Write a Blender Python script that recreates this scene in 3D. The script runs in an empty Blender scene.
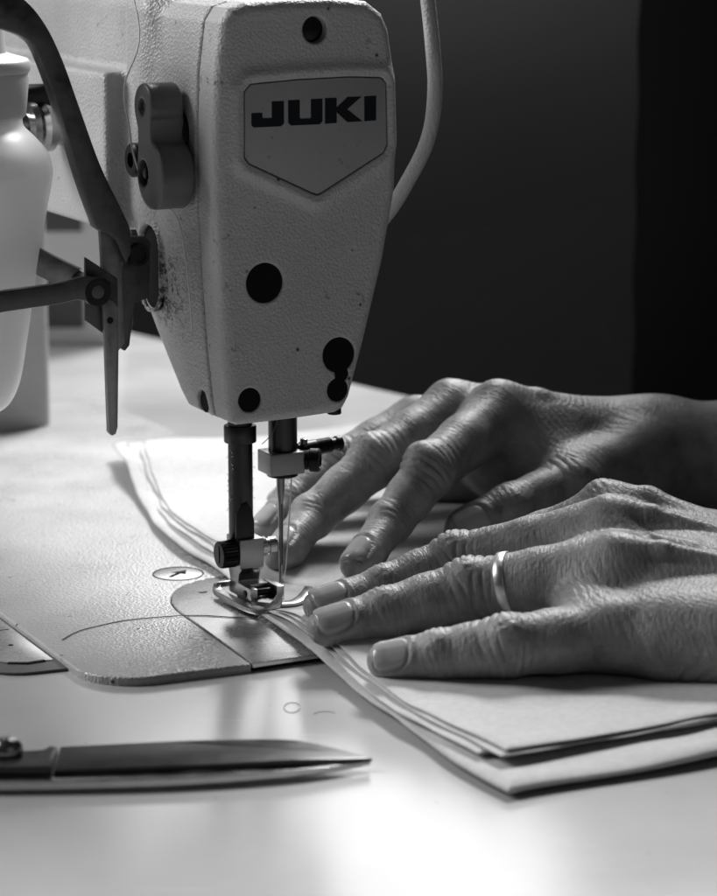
import bpy, bmesh, math
import numpy as np
from mathutils import Vector, Matrix

S = 0.001                       # everything below is written in millimetres
scene = bpy.context.scene
COL = scene.collection
ANG = math.radians(27)          # how far the machine is turned to the camera
EX = np.array([math.cos(ANG), math.sin(ANG), 0.0])
EY = np.array([-math.sin(ANG), math.cos(ANG), 0.0])
rng = np.random.default_rng(7)

# ------------------------------------------------------------------ helpers
def tag(o, label=None, cat=None, group=None, kind=None):
    if label: o['label'] = label
    if cat: o['category'] = cat
    if group: o['group'] = group
    if kind: o['kind'] = kind
    return o

def mesh_obj(name, verts, faces, mat, parent=None, smooth=True, origin=(0, 0, 0), sharp=None):
    V = (np.asarray(verts, float) - np.asarray(origin, float)) * S
    me = bpy.data.meshes.new(name)
    if isinstance(faces, np.ndarray):
        n, m = faces.shape
        me.vertices.add(len(V)); me.vertices.foreach_set('co', V.astype(np.float32).ravel())
        me.loops.add(n * m); me.loops.foreach_set('vertex_index', faces.astype(np.int32).ravel())
        me.polygons.add(n)
        me.polygons.foreach_set('loop_start', np.arange(0, n * m, m, dtype=np.int32))
        me.polygons.foreach_set('loop_total', np.full(n, m, dtype=np.int32))
        me.update(calc_edges=True); me.validate()
    else:
        me.from_pydata([tuple(v) for v in V], [], [tuple(f) for f in faces]); me.update()
    if mat: me.materials.append(mat)
    if smooth: me.polygons.foreach_set('use_smooth', [True] * len(me.polygons))
    o = bpy.data.objects.new(name, me); COL.objects.link(o)
    if parent: o.parent = parent
    if tuple(origin) != (0, 0, 0): o.location = Vector(origin) * S
    if sharp: sharpen(o, sharp)
    return o

def sharpen(o, deg):
    bm = bmesh.new(); bm.from_mesh(o.data)
    a = math.radians(deg)
    for e in bm.edges:
        if len(e.link_faces) == 2 and e.calc_face_angle(0) > a: e.smooth = False
    bm.to_mesh(o.data); bm.free()

def empty(name, loc=(0, 0, 0), rz=0.0):
    o = bpy.data.objects.new(name, None); COL.objects.link(o)
    o.location = Vector(loc) * S; o.rotation_euler = (0, 0, rz); o.empty_display_size = 0.02
    return o

class MB:
    """collects shapes (mm) into one mesh"""
    def __init__(s): s.bm = bmesh.new()
    def add(s, V, F):
        vs = [s.bm.verts.new(tuple(v)) for v in V]; out = []
        for f in F:
            try: out.append(s.bm.faces.new([vs[i] for i in f]))
            except ValueError: pass
        return vs, out
    def bevel(s, faces, w, seg=2, deg=25):
        es = set()
        for f in faces:
            for e in f.edges:
                if len(e.link_faces) == 2 and abs(e.calc_face_angle(0)) > math.radians(deg): es.add(e)
        if w > 0 and es:
            bmesh.ops.bevel(s.bm, geom=list(es), offset=w, segments=seg, affect='EDGES', profile=0.6, clamp_overlap=True)
    def box(s, c, size, w=0.3, R=None, seg=2):
        c = np.array(c, float); h = np.array(size, float) / 2
        V = [np.array([x, y, z]) * h for x in (-1, 1) for y in (-1, 1) for z in (-1, 1)]
        if R is not None: V = [R @ v for v in V]
        V = [v + c for v in V]
        F = [(0, 1, 3, 2), (4, 6, 7, 5), (0, 4, 5, 1), (2, 3, 7, 6), (0, 2, 6, 4), (1, 5, 7, 3)]
        _, f = s.add(V, F); s.bm.normal_update(); s.bevel(f, w, seg)
        return s
    def lathe(s, a, b, prof, n=40):
        """prof: (t mm from a along a->b, radius)"""
        a = np.array(a, float); b = np.array(b, float); d = (b - a) / np.linalg.norm(b - a)
        t = np.array([0, 0, 1.0]) if abs(d[2]) < 0.9 else np.array([1.0, 0, 0])
        u = np.cross(d, t); u /= np.linalg.norm(u); w = np.cross(d, u)
        V = []; F = []
        for (h, r) in prof:
            r = max(r, 1e-3)
            for i in range(n):
                A = 2 * math.pi * i / n
                V.append(a + d * h + r * (u * math.cos(A) + w * math.sin(A)))
        for k in range(len(prof) - 1):
            for i in range(n):
                j = (i + 1) % n
                F.append((k * n + i, k * n + j, (k + 1) * n + j, (k + 1) * n + i))
        F.append(tuple(range(n))[::-1]); F.append(tuple((len(prof) - 1) * n + i for i in range(n)))
        s.add(V, F); return s
    def cyl(s, a, b, r, w=0.3, n=40):
        L = float(np.linalg.norm(np.array(b, float) - np.array(a, float)))
        q = w * 0.3
        return s.lathe(a, b, [(0, r - w), (q, r - q), (w, r), (L - w, r), (L - q, r - q), (L, r - w)], n)
    def prism(s, poly, lo, hi, axes='xzy', w=0.4, seg=2, deg=25):
        """poly in the plane of axes[0],axes[1]; extruded along axes[2] from lo to hi"""
        ix = ['xyz'.index(c) for c in axes]
        n = len(poly); V = []
        for h in (lo, hi):
            for (p, q) in poly:
                v = [0, 0, 0]; v[ix[0]] = p; v[ix[1]] = q; v[ix[2]] = h; V.append(v)
        F = [tuple(range(n)), tuple(range(2 * n - 1, n - 1, -1))]
        F += [(i, i + n, (i + 1) % n + n, (i + 1) % n) for i in range(n)]
        _, f = s.add(V, F)
        bmesh.ops.recalc_face_normals(s.bm, faces=f)
        s.bm.normal_update(); s.bevel(f, w, seg, deg)
        return s
    def tube(s, path, r, n=12, flat=None):
        P = np.array(path, float)
        T = np.gradient(P, axis=0); T /= np.linalg.norm(T, axis=1)[:, None]
        up = np.array([0, 0, 1.0]) if abs(T[0][2]) < 0.9 else np.array([1.0, 0, 0])
        V = []; F = []
        u = np.cross(T[0], up); u /= np.linalg.norm(u)
        rr = np.full(len(P), r) if np.isscalar(r) else np.array(r)
        for k in range(len(P)):
            u = u - T[k] * (u @ T[k]); u /= np.linalg.norm(u); w = np.cross(T[k], u)
            fu, fw = flat if flat else (1, 1)
            for i in range(n):
                A = 2 * math.pi * i / n
                V.append(P[k] + rr[k] * (fu * u * math.cos(A) + fw * w * math.sin(A)))
        for k in range(len(P) - 1):
            for i in range(n):
                j = (i + 1) % n
                F.append((k * n + i, k * n + j, (k + 1) * n + j, (k + 1) * n + i))
        F.append(tuple(range(n))[::-1]); F.append(tuple((len(P) - 1) * n + i for i in range(n)))
        s.add(V, F); return s
    def sweep_rect(s, path, half_w, half_h, w=0.3, ups=None):
        P = np.array(path, float); T = np.gradient(P, axis=0); T /= np.linalg.norm(T, axis=1)[:, None]
        hw = np.full(len(P), half_w) if np.isscalar(half_w) else np.array(half_w)
        hh = np.full(len(P), half_h) if np.isscalar(half_h) else np.array(half_h)
        V = []; F = []; c = 0.6
        for k in range(len(P)):
            up = np.array([0, 0, 1.0]) if ups is None else np.array(ups[k], float)
            sd = np.cross(T[k], up); sd /= np.linalg.norm(sd); uu = np.cross(sd, T[k])
            a, b = hw[k], hh[k]; q = min(w, a * .6, b * .6)
            for (x, y) in ((-a + q, -b), (a - q, -b), (a - q * .3, -b + q * .3), (a, -b + q), (a, b - q), (a - q * .3, b - q * .3), (a - q, b),
                           (-a + q, b), (-a + q * .3, b - q * .3), (-a, b - q), (-a, -b + q), (-a + q * .3, -b + q * .3)):
                V.append(P[k] + sd * x + uu * y)
        n = 12
        for k in range(len(P) - 1):
            for i in range(n):
                j = (i + 1) % n
                F.append((k * n + i, k * n + j, (k + 1) * n + j, (k + 1) * n + i))
        F.append(tuple(range(n))[::-1]); F.append(tuple((len(P) - 1) * n + i for i in range(n)))
        s.add(V, F); return s
    def build(s, name, mat, parent=None, origin=(0, 0, 0), smooth=True, deg=32):
        bmesh.ops.recalc_face_normals(s.bm, faces=s.bm.faces[:])
        me = bpy.data.meshes.new(name)
        for v in s.bm.verts: v.co = (v.co - Vector(origin)) * S
        for e in s.bm.edges:
            if len(e.link_faces) == 2 and e.calc_face_angle(0) > math.radians(deg): e.smooth = False
        s.bm.to_mesh(me); s.bm.free()
        if mat: me.materials.append(mat)
        if smooth: me.polygons.foreach_set('use_smooth', [True] * len(me.polygons))
        o = bpy.data.objects.new(name, me); COL.objects.link(o)
        if parent: o.parent = parent
        if tuple(origin) != (0, 0, 0): o.location = Vector(origin) * S
        return o

def catmull(P, n=8):
    P = np.array(P, float); Q = np.vstack([2 * P[0] - P[1], P, 2 * P[-1] - P[-2]]); out = []
    for i in range(1, len(Q) - 2):
        for k in range(n):
            t = k / n
            out.append(0.5 * ((2 * Q[i]) + (Q[i + 1] - Q[i - 1]) * t + (2 * Q[i - 1] - 5 * Q[i] + 4 * Q[i + 1] - Q[i + 2]) * t * t
                              + (-Q[i - 1] + 3 * Q[i] - 3 * Q[i + 1] + Q[i + 2]) * t ** 3))
    out.append(P[-1]); return np.array(out)

def W(x, y, z): return x * EX + y * EY + np.array([0, 0, z])

# value noise -------------------------------------------------------------
def vnoise(P, seed=0):
    P = np.asarray(P, np.float32); i = np.floor(P).astype(np.int64); f = P - i; f = f * f * (3 - 2 * f)
    def h(a, b, c):
        n = (a * 73856093) ^ (b * 19349663) ^ (c * 83492791) ^ (seed * 2654435761)
        n = (n ^ (n >> 13)) * 1274126177 & 0xffffffff
        n = (n ^ (n >> 16)) & 0xffff
        return n.astype(np.float32) / 65535.0
    r = 0
    for dx in (0, 1):
        for dy in (0, 1):
            for dz in (0, 1):
                w = (f[:, 0] if dx else 1 - f[:, 0]) * (f[:, 1] if dy else 1 - f[:, 1]) * (f[:, 2] if dz else 1 - f[:, 2])
                r = r + w * h(i[:, 0] + dx, i[:, 1] + dy, i[:, 2] + dz)
    return r * 2 - 1

# signed distance engine ----------------------------------------------------
def smin(a, b, k):
    h = np.maximum(k - np.abs(a - b), 0) / k
    return np.minimum(a, b) - h * h * k * 0.25
def smax(a, b, k): return -smin(-a, -b, k)

def surface(f, lo, hi, h, newton=2):
    lo = np.array(lo, float); hi = np.array(hi, float); B = 8
    nb = np.ceil((hi - lo) / (h * B)).astype(int); n = nb * B
    ax = [lo[i] + h * (np.arange(nb[i]) * B + (B - 1) / 2) for i in range(3)]
    Cc = np.stack(np.meshgrid(*ax, indexing='ij'), -1).reshape(-1, 3).astype(np.float32)
    fc = f(Cc); act = np.abs(fc) < B * h * 1.15
    F = np.repeat(np.repeat(np.repeat(fc.reshape(nb), B, 0), B, 1), B, 2).astype(np.float32)
    ids = np.argwhere(act.reshape(nb))
    off = np.stack(np.meshgrid(*[np.arange(B)] * 3, indexing='ij'), -1).reshape(-1, 3)
    for s0 in range(0, len(ids), 600):
        I = ids[s0:s0 + 600]
        G = (I[:, None, :] * B + off[None]).reshape(-1, 3)
        val = f((lo + h * G).astype(np.float32))
        F[G[:, 0], G[:, 1], G[:, 2]] = val
    ins = F < 0
    c = [ins[a:n[0] - 1 + a, b:n[1] - 1 + b, d:n[2] - 1 + d] for a in (0, 1) for b in (0, 1) for d in (0, 1)]
    cnt = sum(x.astype(np.int8) for x in c)
    cells = np.argwhere((cnt > 0) & (cnt < 8))
    idx = np.full((n[0] - 1, n[1] - 1, n[2] - 1), -1, np.int64)
    idx[cells[:, 0], cells[:, 1], cells[:, 2]] = np.arange(len(cells))
    acc = np.zeros((len(cells), 3)); num = np.zeros(len(cells))
    offs = [(a, b, d) for a in (0, 1) for b in (0, 1) for d in (0, 1)]
    for a in range(8):
        for b in range(a + 1, 8):
            A = np.array(offs[a]); Bv = np.array(offs[b])
            if np.abs(A - Bv).sum() != 1: continue
            fa = F[tuple((cells + A).T)]; fb = F[tuple((cells + Bv).T)]
            m = (fa < 0) != (fb < 0); t = np.where(m, fa / np.where(m, fa - fb, 1), 0)
            p = A + (Bv - A) * t[:, None]
            acc += p * m[:, None]; num += m
    V = lo + h * (cells + acc / num[:, None])
    Q = []
    for axis in range(3):
        sl0 = [slice(0, n[i]) for i in range(3)]; sl1 = list(sl0)
        sl0[axis] = slice(0, n[axis] - 1); sl1[axis] = slice(1, n[axis])
        m = ins[tuple(sl0)] != ins[tuple(sl1)]
        E = np.argwhere(m); b, d = (axis + 1) % 3, (axis + 2) % 3
        ok = (E[:, b] > 0) & (E[:, d] > 0) & (E[:, b] < n[b] - 1) & (E[:, d] < n[d] - 1); E = E[ok]
        def cid(ob, od):
            c2 = E.copy(); c2[:, b] -= ob; c2[:, d] -= od
            return idx[c2[:, 0], c2[:, 1], c2[:, 2]]
        q = np.stack([cid(1, 1), cid(0, 1), cid(0, 0), cid(1, 0)], 1)
        flip = ~ins[E[:, 0], E[:, 1], E[:, 2]]
        q[flip] = q[flip][:, ::-1]; Q.append(q)
    Q = np.concatenate(Q); Q = Q[(Q >= 0).all(1)]
    for _ in range(newton):
        v, g = grad(f, V, 0.35 * h)
        step = np.clip(v, -h, h) / np.maximum((g * g).sum(1), 0.3)
        V = V - g * step[:, None]
    return V, Q

def grad(f, V, e):
    V = V.astype(np.float32); g = np.zeros((len(V), 3), np.float32)
    for i in range(3):
        d = np.zeros(3, np.float32); d[i] = e
        g[:, i] = (f(V + d) - f(V - d)) / (2 * e)
    return f(V), g

def poly_sdf(px, pz, poly):
    P = np.array(poly, np.float32); d = np.full(px.shape, 1e9, np.float32); s = np.ones(px.shape, np.float32)
    n = len(P); j = n - 1
    for i in range(n):
        e = P[j] - P[i]; wx = px - P[i][0]; wz = pz - P[i][1]
        t = np.clip((wx * e[0] + wz * e[1]) / (e @ e), 0, 1)
        d = np.minimum(d, (wx - e[0] * t) ** 2 + (wz - e[1] * t) ** 2)
        c1 = pz >= P[i][1]; c2 = pz < P[j][1]; c3 = e[0] * wz > e[1] * wx
        m = (c1 & c2 & c3) | (~c1 & ~c2 & ~c3); s = np.where(m, -s, s); j = i
    return s * np.sqrt(d)
def sd_box(X, c, hs, r=0):
    q = np.abs(X - np.array(c, np.float32)) - (np.array(hs, np.float32) - r)
    return np.linalg.norm(np.maximum(q, 0), axis=1) + np.minimum(q.max(1), 0) - r

# ------------------------------------------------------------------ materials
def mat(name, col=0.5, rough=0.5, metal=0.0, spec=0.5, coat=0.0, coat_rough=0.1):
    m = bpy.data.materials.new(name); m.use_nodes = True
    b = m.node_tree.nodes['Principled BSDF']
    c = (col, col, col, 1) if np.isscalar(col) else (*col, 1)
    b.inputs['Base Color'].default_value = c; b.inputs['Roughness'].default_value = rough
    b.inputs['Metallic'].default_value = metal; b.inputs['Specular IOR Level'].default_value = spec
    b.inputs['Coat Weight'].default_value = coat; b.inputs['Coat Roughness'].default_value = coat_rough
    return m
def nd(m, t, **k):
    n = m.node_tree.nodes.new(t)
    for a, v in k.items():
        if a in n.inputs.keys() if hasattr(n.inputs, 'keys') else False: n.inputs[a].default_value = v
        else: setattr(n, a, v)
    return n
def lk(m, a, b): m.node_tree.links.new(a, b)
def coords(m, scale=(1, 1, 1)):
    tc = nd(m, 'ShaderNodeTexCoord'); mp = nd(m, 'ShaderNodeMapping'); mp.inputs['Scale'].default_value = scale
    lk(m, tc.outputs['Object'], mp.inputs['Vector']); return mp.outputs['Vector']
def noise(m, vec, scale, detail=3, rough=0.5):
    n = nd(m, 'ShaderNodeTexNoise'); n.inputs['Scale'].default_value = scale; n.inputs['Detail'].default_value = detail
    n.inputs['Roughness'].default_value = rough; lk(m, vec, n.inputs['Vector']); return n.outputs['Fac']
def voro(m, vec, scale, feature='F1', out='Distance', smooth=None):
    n = nd(m, 'ShaderNodeTexVoronoi'); n.feature = feature; n.inputs['Scale'].default_value = scale
    lk(m, vec, n.inputs['Vector']); return n.outputs[out]
def ramp(m, fac, a, b, va, vb):
    n = nd(m, 'ShaderNodeMapRange'); n.clamp = True
    for k, v in zip(('From Min', 'From Max', 'To Min', 'To Max'), (a, b, va, vb)): n.inputs[k].default_value = v
    lk(m, fac, n.inputs['Value']); return n.outputs['Result']
def math_(m, op, a, b):
    n = nd(m, 'ShaderNodeMath'); n.operation = op
    for i, v in enumerate((a, b)):
        if isinstance(v, (int, float)): n.inputs[i].default_value = v
        else: lk(m, v, n.inputs[i])
    return n.outputs[0]
def bump(m, h, strength, dist_mm, prev=None):
    n = nd(m, 'ShaderNodeBump'); n.inputs['Strength'].default_value = strength; n.inputs['Distance'].default_value = dist_mm * S
    lk(m, h, n.inputs['Height'])
    if prev is not None: lk(m, prev, n.inputs['Normal'])
    return n.outputs['Normal']
def setn(m, normal): lk(m, normal, m.node_tree.nodes['Principled BSDF'].inputs['Normal'])
def setr(m, fac): lk(m, fac, m.node_tree.nodes['Principled BSDF'].inputs['Roughness'])
def setc(m, fac):
    c = nd(m, 'ShaderNodeCombineColor')
    for i in range(3): lk(m, fac, c.inputs[i])
    lk(m, c.outputs[0], m.node_tree.nodes['Principled BSDF'].inputs['Base Color'])

def paint(name, base, pebble, pd, rough=0.36, dirt=0.5, grime=None):
    """hammered machine enamel: pebbles, specks, faint stains"""
    m = mat(name, base, rough, 0, 0.5)
    v = coords(m)
    p = voro(m, v, 1000 / pebble, 'F1'); n2 = noise(m, v, 1000 / (pebble * 2.2), 3)
    hgt = math_(m, 'ADD', ramp(m, p, 0.1, 0.7, 1, 0), math_(m, 'MULTIPLY', n2, 0.35))
    n3 = noise(m, v, 1800, 2)
    setn(m, bump(m, n3, 0.15, 0.12, bump(m, hgt, 0.75, pd)))
    st = noise(m, v, 22, 5, 0.6); sp = voro(m, v, 190, 'F1')
    spn = noise(m, v, 60, 2)
    speck = math_(m, 'MULTIPLY', ramp(m, sp, 0.09, 0.15, 1, 0), ramp(m, spn, 0.56, 0.6, 0, 1))
    big = math_(m, 'MULTIPLY', ramp(m, noise(m, v, 260, 4, 0.7), 0.60, 0.68, 0, 1), ramp(m, noise(m, v, 30, 2), 0.54, 0.62, 0, 1))
    speck = math_(m, 'MAXIMUM', speck, math_(m, 'MULTIPLY', big, 0.8))
    c = math_(m, 'MULTIPLY', ramp(m, st, 0.3, 0.75, base * 0.86, base * 1.05), math_(m, 'SUBTRACT', 1.0, math_(m, 'MULTIPLY', speck, dirt)))
    if grime is not None:                       # worked-in dirt round a fitting
        tc = nd(m, 'ShaderNodeTexCoord'); ds = nd(m, 'ShaderNodeVectorMath'); ds.operation = 'DISTANCE'
        lk(m, tc.outputs['Object'], ds.inputs[0]); ds.inputs[1].default_value = [q * S for q in grime[:3]]
        near_ = ramp(m, ds.outputs['Value'], grime[3] * 0.35 * S, grime[3] * S, 1, 0)
        sp_ = ramp(m, math_(m, 'ADD', noise(m, v, 330, 4, 0.75), math_(m, 'MULTIPLY', near_, 0.12)), 0.60, 0.68, 0, 1)
        c = math_(m, 'MULTIPLY', c, math_(m, 'SUBTRACT', 1.0, math_(m, 'MULTIPLY', math_(m, 'MULTIPLY', sp_, near_), 0.85)))
    setc(m, c); setr(m, ramp(m, st, 0.3, 0.7, rough - 0.06, rough + 0.1))
    return m

def metal(name, col, rough, brush=(40, 40, 900), amt=0.25, var=1.0):
    m = mat(name, col, rough, 1.0)
    v = coords(m, brush); n = noise(m, v, 1.0, 4, 0.6); v2 = coords(m); st = noise(m, v2, 160, 4, 0.6)
    setn(m, bump(m, n, amt * 0.35, 0.02)); setr(m, ramp(m, st, 0.3, 0.75, max(rough - 0.04 * var, 0.05), rough + 0.07 * var))
    setc(m, ramp(m, st, 0.3, 0.7, col * (1 - 0.12 * var), col * (1 + 0.08 * var)))
    return m

M = {}
M['enamel'] = paint('machine_enamel', 0.47, 1.15, 0.32, 0.38, grime=(-37, 20, 113, 24))
M['enamel_face'] = paint('face_enamel', 0.47, 1.1, 0.2, 0.42, 0.9)
M['bed'] = paint('bed_enamel', 0.45, 1.1, 0.28, 0.3, 0.9)
M['badge'] = paint('badge_enamel', 0.34, 0.5, 0.03, 0.4, 0.3)
M['ink'] = mat('logo_ink', (0.006, 0.0075, 0.013), 0.6, 0, 0.2)
M['rubber'] = mat('black_rubber', 0.004, 0.7, 0, 0.15)
M['shade_and_marks'] = mat('gap_shade_and_marks', 0.006, 0.9)  # near-black colour for the shade in gaps and holes, also for marks
M['blackened'] = metal('blackened_steel', 0.055, 0.34, (900, 900, 60), 0.2)
M['black_screw'] = metal('black_oxide_screw', 0.03, 0.38, (300, 300, 300), 0.15)
M['steel'] = metal('ground_steel', 0.27, 0.3, (900, 900, 80), 0.3)
M['chrome'] = metal('polished_steel', 0.42, 0.22, (300, 300, 300), 0.06)
M['plate'] = metal('needle_plate_steel', 0.62, 0.27, (300, 900, 300), 0.05, 0.25)
M['strap'] = metal('dull_painted_steel', 0.11, 0.46, (400, 400, 400), 0.8, 3.0)
M['lever'] = metal('worn_lever_steel', 0.26, 0.38, (500, 500, 60), 0.5, 2.5)
M['cast_grey'] = mat('grey_cast_plastic', 0.10, 0.42)
v = coords(M['cast_grey']); setn(M['cast_grey'], bump(M['cast_grey'], noise(M['cast_grey'], v, 700, 3), 0.25, 0.15))

# table laminate
m = M['table'] = mat('table_laminate', 0.5, 0.2, 0, 0.7)
v = coords(m); n1 = noise(m, v, 9, 4, 0.6); n2 = noise(m, v, 650, 3, 0.6)
vs = coords(m, (18, 320, 18)); sc = noise(m, vs, 1, 5, 0.7)
scr = nd(m, 'ShaderNodeMapping'); scr.inputs['Scale'].default_value = (14, 700, 14); scr.inputs['Rotation'].default_value = (0, 0, 0.5); lk(m, v, scr.inputs['Vector'])
scm = ramp(m, noise(m, scr.outputs['Vector'], 1, 4, 0.7), 0.66, 0.72, 0, 1)
spk = ramp(m, voro(m, v, 120), 0.03, 0.07, 1, 0)
setc(m, math_(m, 'MULTIPLY', ramp(m, n1, 0.3, 0.7, 0.43, 0.50), math_(m, 'SUBTRACT', 1.0, math_(m, 'MULTIPLY', spk, math_(m, 'MULTIPLY', ramp(m, noise(m, v, 40, 2), 0.55, 0.6, 0, 1), 0.5))))); setr(m, math_(m, 'ADD', math_(m, 'ADD', ramp(m, n1, 0.3, 0.7, 0.16, 0.22), math_(m, 'MULTIPLY', scm, 0.12)), math_(m, 'MULTIPLY', n2, 0.04)))
setn(m, bump(m, sc, 0.3, 0.05, bump(m, n2, 0.5, 0.06)))

# cloth
m = M['cloth'] = mat('cotton_cloth', 0.54, 0.95, 0, 0.05)
v = coords(m)
w1 = nd(m, 'ShaderNodeTexWave'); w1.bands_direction = 'X'; w1.inputs['Scale'].default_value = 560; lk(m, v, w1.inputs['Vector'])
w2 = nd(m, 'ShaderNodeTexWave'); w2.bands_direction = 'Y'; w2.inputs['Scale'].default_value = 560; lk(m, v, w2.inputs['Vector'])
big = noise(m, v, 30, 4, 0.6)
setn(m, bump(m, math_(m, 'MULTIPLY', w1.outputs['Fac'], w2.outputs['Fac']), 0.25, 0.08, bump(m, big, 0.35, 0.9)))
setc(m, ramp(m, noise(m, v, 420, 3), 0.3, 0.7, 0.50, 0.57))

# skin
m = M['skin'] = mat('aged_skin', 0.30, 0.47, 0, 0.5)
v = coords(m); at = nd(m, 'ShaderNodeAttribute'); at.attribute_name = 'nail'; nf = at.outputs['Fac']
inv = math_(m, 'SUBTRACT', 1.0, nf)
vd = nd(m, 'ShaderNodeVectorMath'); vd.operation = 'ADD'; lk(m, v, vd.inputs[0])
dn = nd(m, 'ShaderNodeTexNoise'); dn.inputs['Scale'].default_value = 300; lk(m, v, dn.inputs['Vector'])
sm = nd(m, 'ShaderNodeVectorMath'); sm.operation = 'SCALE'; sm.inputs['Scale'].default_value = 0.0022; lk(m, dn.outputs['Color'], sm.inputs[0]); lk(m, sm.outputs[0], vd.inputs[1])
fine = noise(m, v, 2300, 3, 0.6)
def attr(name):
    a_ = nd(m, 'ShaderNodeAttribute'); a_.attribute_name = name; return a_
def ridged(vec, sc, det=3):
    return ramp(m, math_(m, 'ABSOLUTE', math_(m, 'SUBTRACT', noise(m, vec, sc, det, 0.6), 0.5), 0), 0.0, 0.12, 0, 1)
def mapv(vec, scale, rot=0.0):
    mp = nd(m, 'ShaderNodeMapping'); mp.inputs['Scale'].default_value = scale; mp.inputs['Rotation'].default_value = (0, 0, rot)
    lk(m, vec, mp.inputs['Vector']); return mp.outputs['Vector']
suv = attr('skin_uv').outputs['Vector']; fwt = attr('finger_weight').outputs['Fac']
f1 = ridged(mapv(suv, (0.62, 0.13, 0.13)), 1.0); f2 = ridged(mapv(suv, (0.5, 0.5, 0.5), 0.5), 1.0, 2)
fing_h = math_(m, 'ADD', math_(m, 'MULTIPLY', f1, 0.75), math_(m, 'MULTIPLY', f2, 0.35))
b1 = ridged(mapv(vd.outputs[0], (500, 190, 300), 0.6), 1.0); b2 = ridged(mapv(vd.outputs[0], (520, 190, 300), -0.75), 1.0)
back_h = math_(m, 'ADD', math_(m, 'MULTIPLY', b1, 0.5), math_(m, 'MULTIPLY', b2, 0.5))
hh = math_(m, 'ADD', math_(m, 'MULTIPLY', fing_h, fwt), math_(m, 'MULTIPLY', back_h, math_(m, 'SUBTRACT', 1.0, fwt)))
hh = math_(m, 'ADD', hh, math_(m, 'MULTIPLY', fine, 0.3))
hh = math_(m, 'MULTIPLY', hh, inv)
setn(m, bump(m, hh, 0.62, 0.2))
mot = noise(m, v, 75, 5, 0.65)
tone = math_(m, 'MULTIPLY', ramp(m, mot, 0.32, 0.68, 0.31, 0.17), ramp(m, noise(m, v, 420, 3), 0.3, 0.7, 0.93, 1.05))
spot = math_(m, 'MULTIPLY', ramp(m, noise(m, v, 150, 2), 0.62, 0.68, 0, 0.25), ramp(m, noise(m, v, 40, 2), 0.45, 0.6, 0, 1))
tone = math_(m, 'MULTIPLY', tone, math_(m, 'SUBTRACT', 1.0, spot))
c = math_(m, 'ADD', math_(m, 'MULTIPLY', tone, inv), math_(m, 'MULTIPLY', nf, 0.36))
setc(m, c)
setr(m, math_(m, 'ADD', math_(m, 'MULTIPLY', inv, 0.46), math_(m, 'MULTIPLY', nf, 0.22)))
b = m.node_tree.nodes['Principled BSDF']; b.inputs['Subsurface Weight'].default_value = 0.12
b.inputs['Subsurface Radius'].default_value = (0.002, 0.002, 0.002); b.inputs['Subsurface Scale'].default_value = 1.0

m = M['bottle'] = mat('milky_plastic', 0.92, 0.35, 0, 0.5)
b = m.node_tree.nodes['Principled BSDF']; b.inputs['Subsurface Weight'].default_value = 0.8
b.inputs['Subsurface Radius'].default_value = (0.05, 0.05, 0.05); b.inputs['Subsurface Scale'].default_value = 1.0
M['cap'] = mat('bottle_cap_plastic', 0.5, 0.4)
M['tube'] = mat('grey_vinyl_tube', 0.38, 0.45)
v = coords(M['tube']); setn(M['tube'], bump(M['tube'], voro(M['tube'], v, 900), 0.8, 0.3))
M['thread'] = mat('white_thread', 0.8, 0.6)
M['dark_thread'] = mat('grey_thread', 0.12, 0.6); M['lint'] = mat('lint_grey', 0.22, 0.7)
M['pale_box'] = mat('pale_card', 0.45, 0.6); M['opening_shade'] = mat('opening_shade_black', 0.03, 0.5)
M['wall'] = mat('dark_wall', 0.16, 0.9); M['curtain'] = mat('black_cotton', 0.004, 1.0, 0, 0.0)
v = coords(M['wall']); setc(M['wall'], ramp(M['wall'], noise(M['wall'], v, 1.3, 3), 0.3, 0.7, 0.055, 0.085))
M['floor'] = mat('dark_floor', 0.03, 0.8)

# ------------------------------------------------------------------ setting
TZ = -3.0
tab = MB().prism([(-900, -900), (900, -900), (900, -480), (59, 386), (-129, 614), (-500, 1060), (-900, 1060)], TZ - 28, TZ, 'xyz', w=2.0)
o = tab.build('sewing_table', M['table']); tag(o, 'pale glossy laminate table top under the sewing machine', 'table')
fl = MB().box((0, 1000, -760), (9000, 9000, 10), 0).build('floor', M['floor']); tag(fl, kind='structure')
wl = MB().box((0, 2600, 1200), (7000, 40, 4600), 0).build('back_wall', M['wall']); tag(wl, 'plain dark wall out of focus behind the table', kind='structure')
# ------------------------------------------------------------------ sewing machine
mach = empty('sewing_machine', (0, 0, TZ), ANG)
tag(mach, 'industrial lockstitch sewing machine with a textured pale grey enamel head and flat bed', 'sewing machine')
MO = (0, 0, 0)
def fix(o):                                   # children are written with z=0 on the bed
    o.location.z += -TZ * S; return o

# bed ------------------------------------------------------------
def arc(cx, cy, r, a0, a1, n):
    return [(cx + r * math.cos(math.radians(a0 + (a1 - a0) * i / n)), cy + r * math.sin(math.radians(a0 + (a1 - a0) * i / n))) for i in range(n + 1)]
plate_outline = [(-47.2, -75.3)] + [(-44.9, -25)] + [(-44.2, -6.0), (-43.3, 0.5), (-41.6, 7.5), (-38.5, 14.5), (-34, 21), (-28, 26.5), (-21, 30), (-14, 31.2), (20, 31.2), (60, 31.2), (60, -75.3)]
def inset(poly, d):
    P = np.array(poly); n = len(P); out = []
    for i in range(n):
        a, b, c = P[i - 1], P[i], P[(i + 1) % n]
        e1 = (b - a) / np.linalg.norm(b - a); e2 = (c - b) / np.linalg.norm(c - b)
        n1 = np.array([e1[1], -e1[0]]); n2 = np.array([e2[1], -e2[0]]); k = n1 + n2
        out.append(tuple(b + k / (k @ k) * 2 * d * 0.5 * 1.0))
    return out
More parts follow.
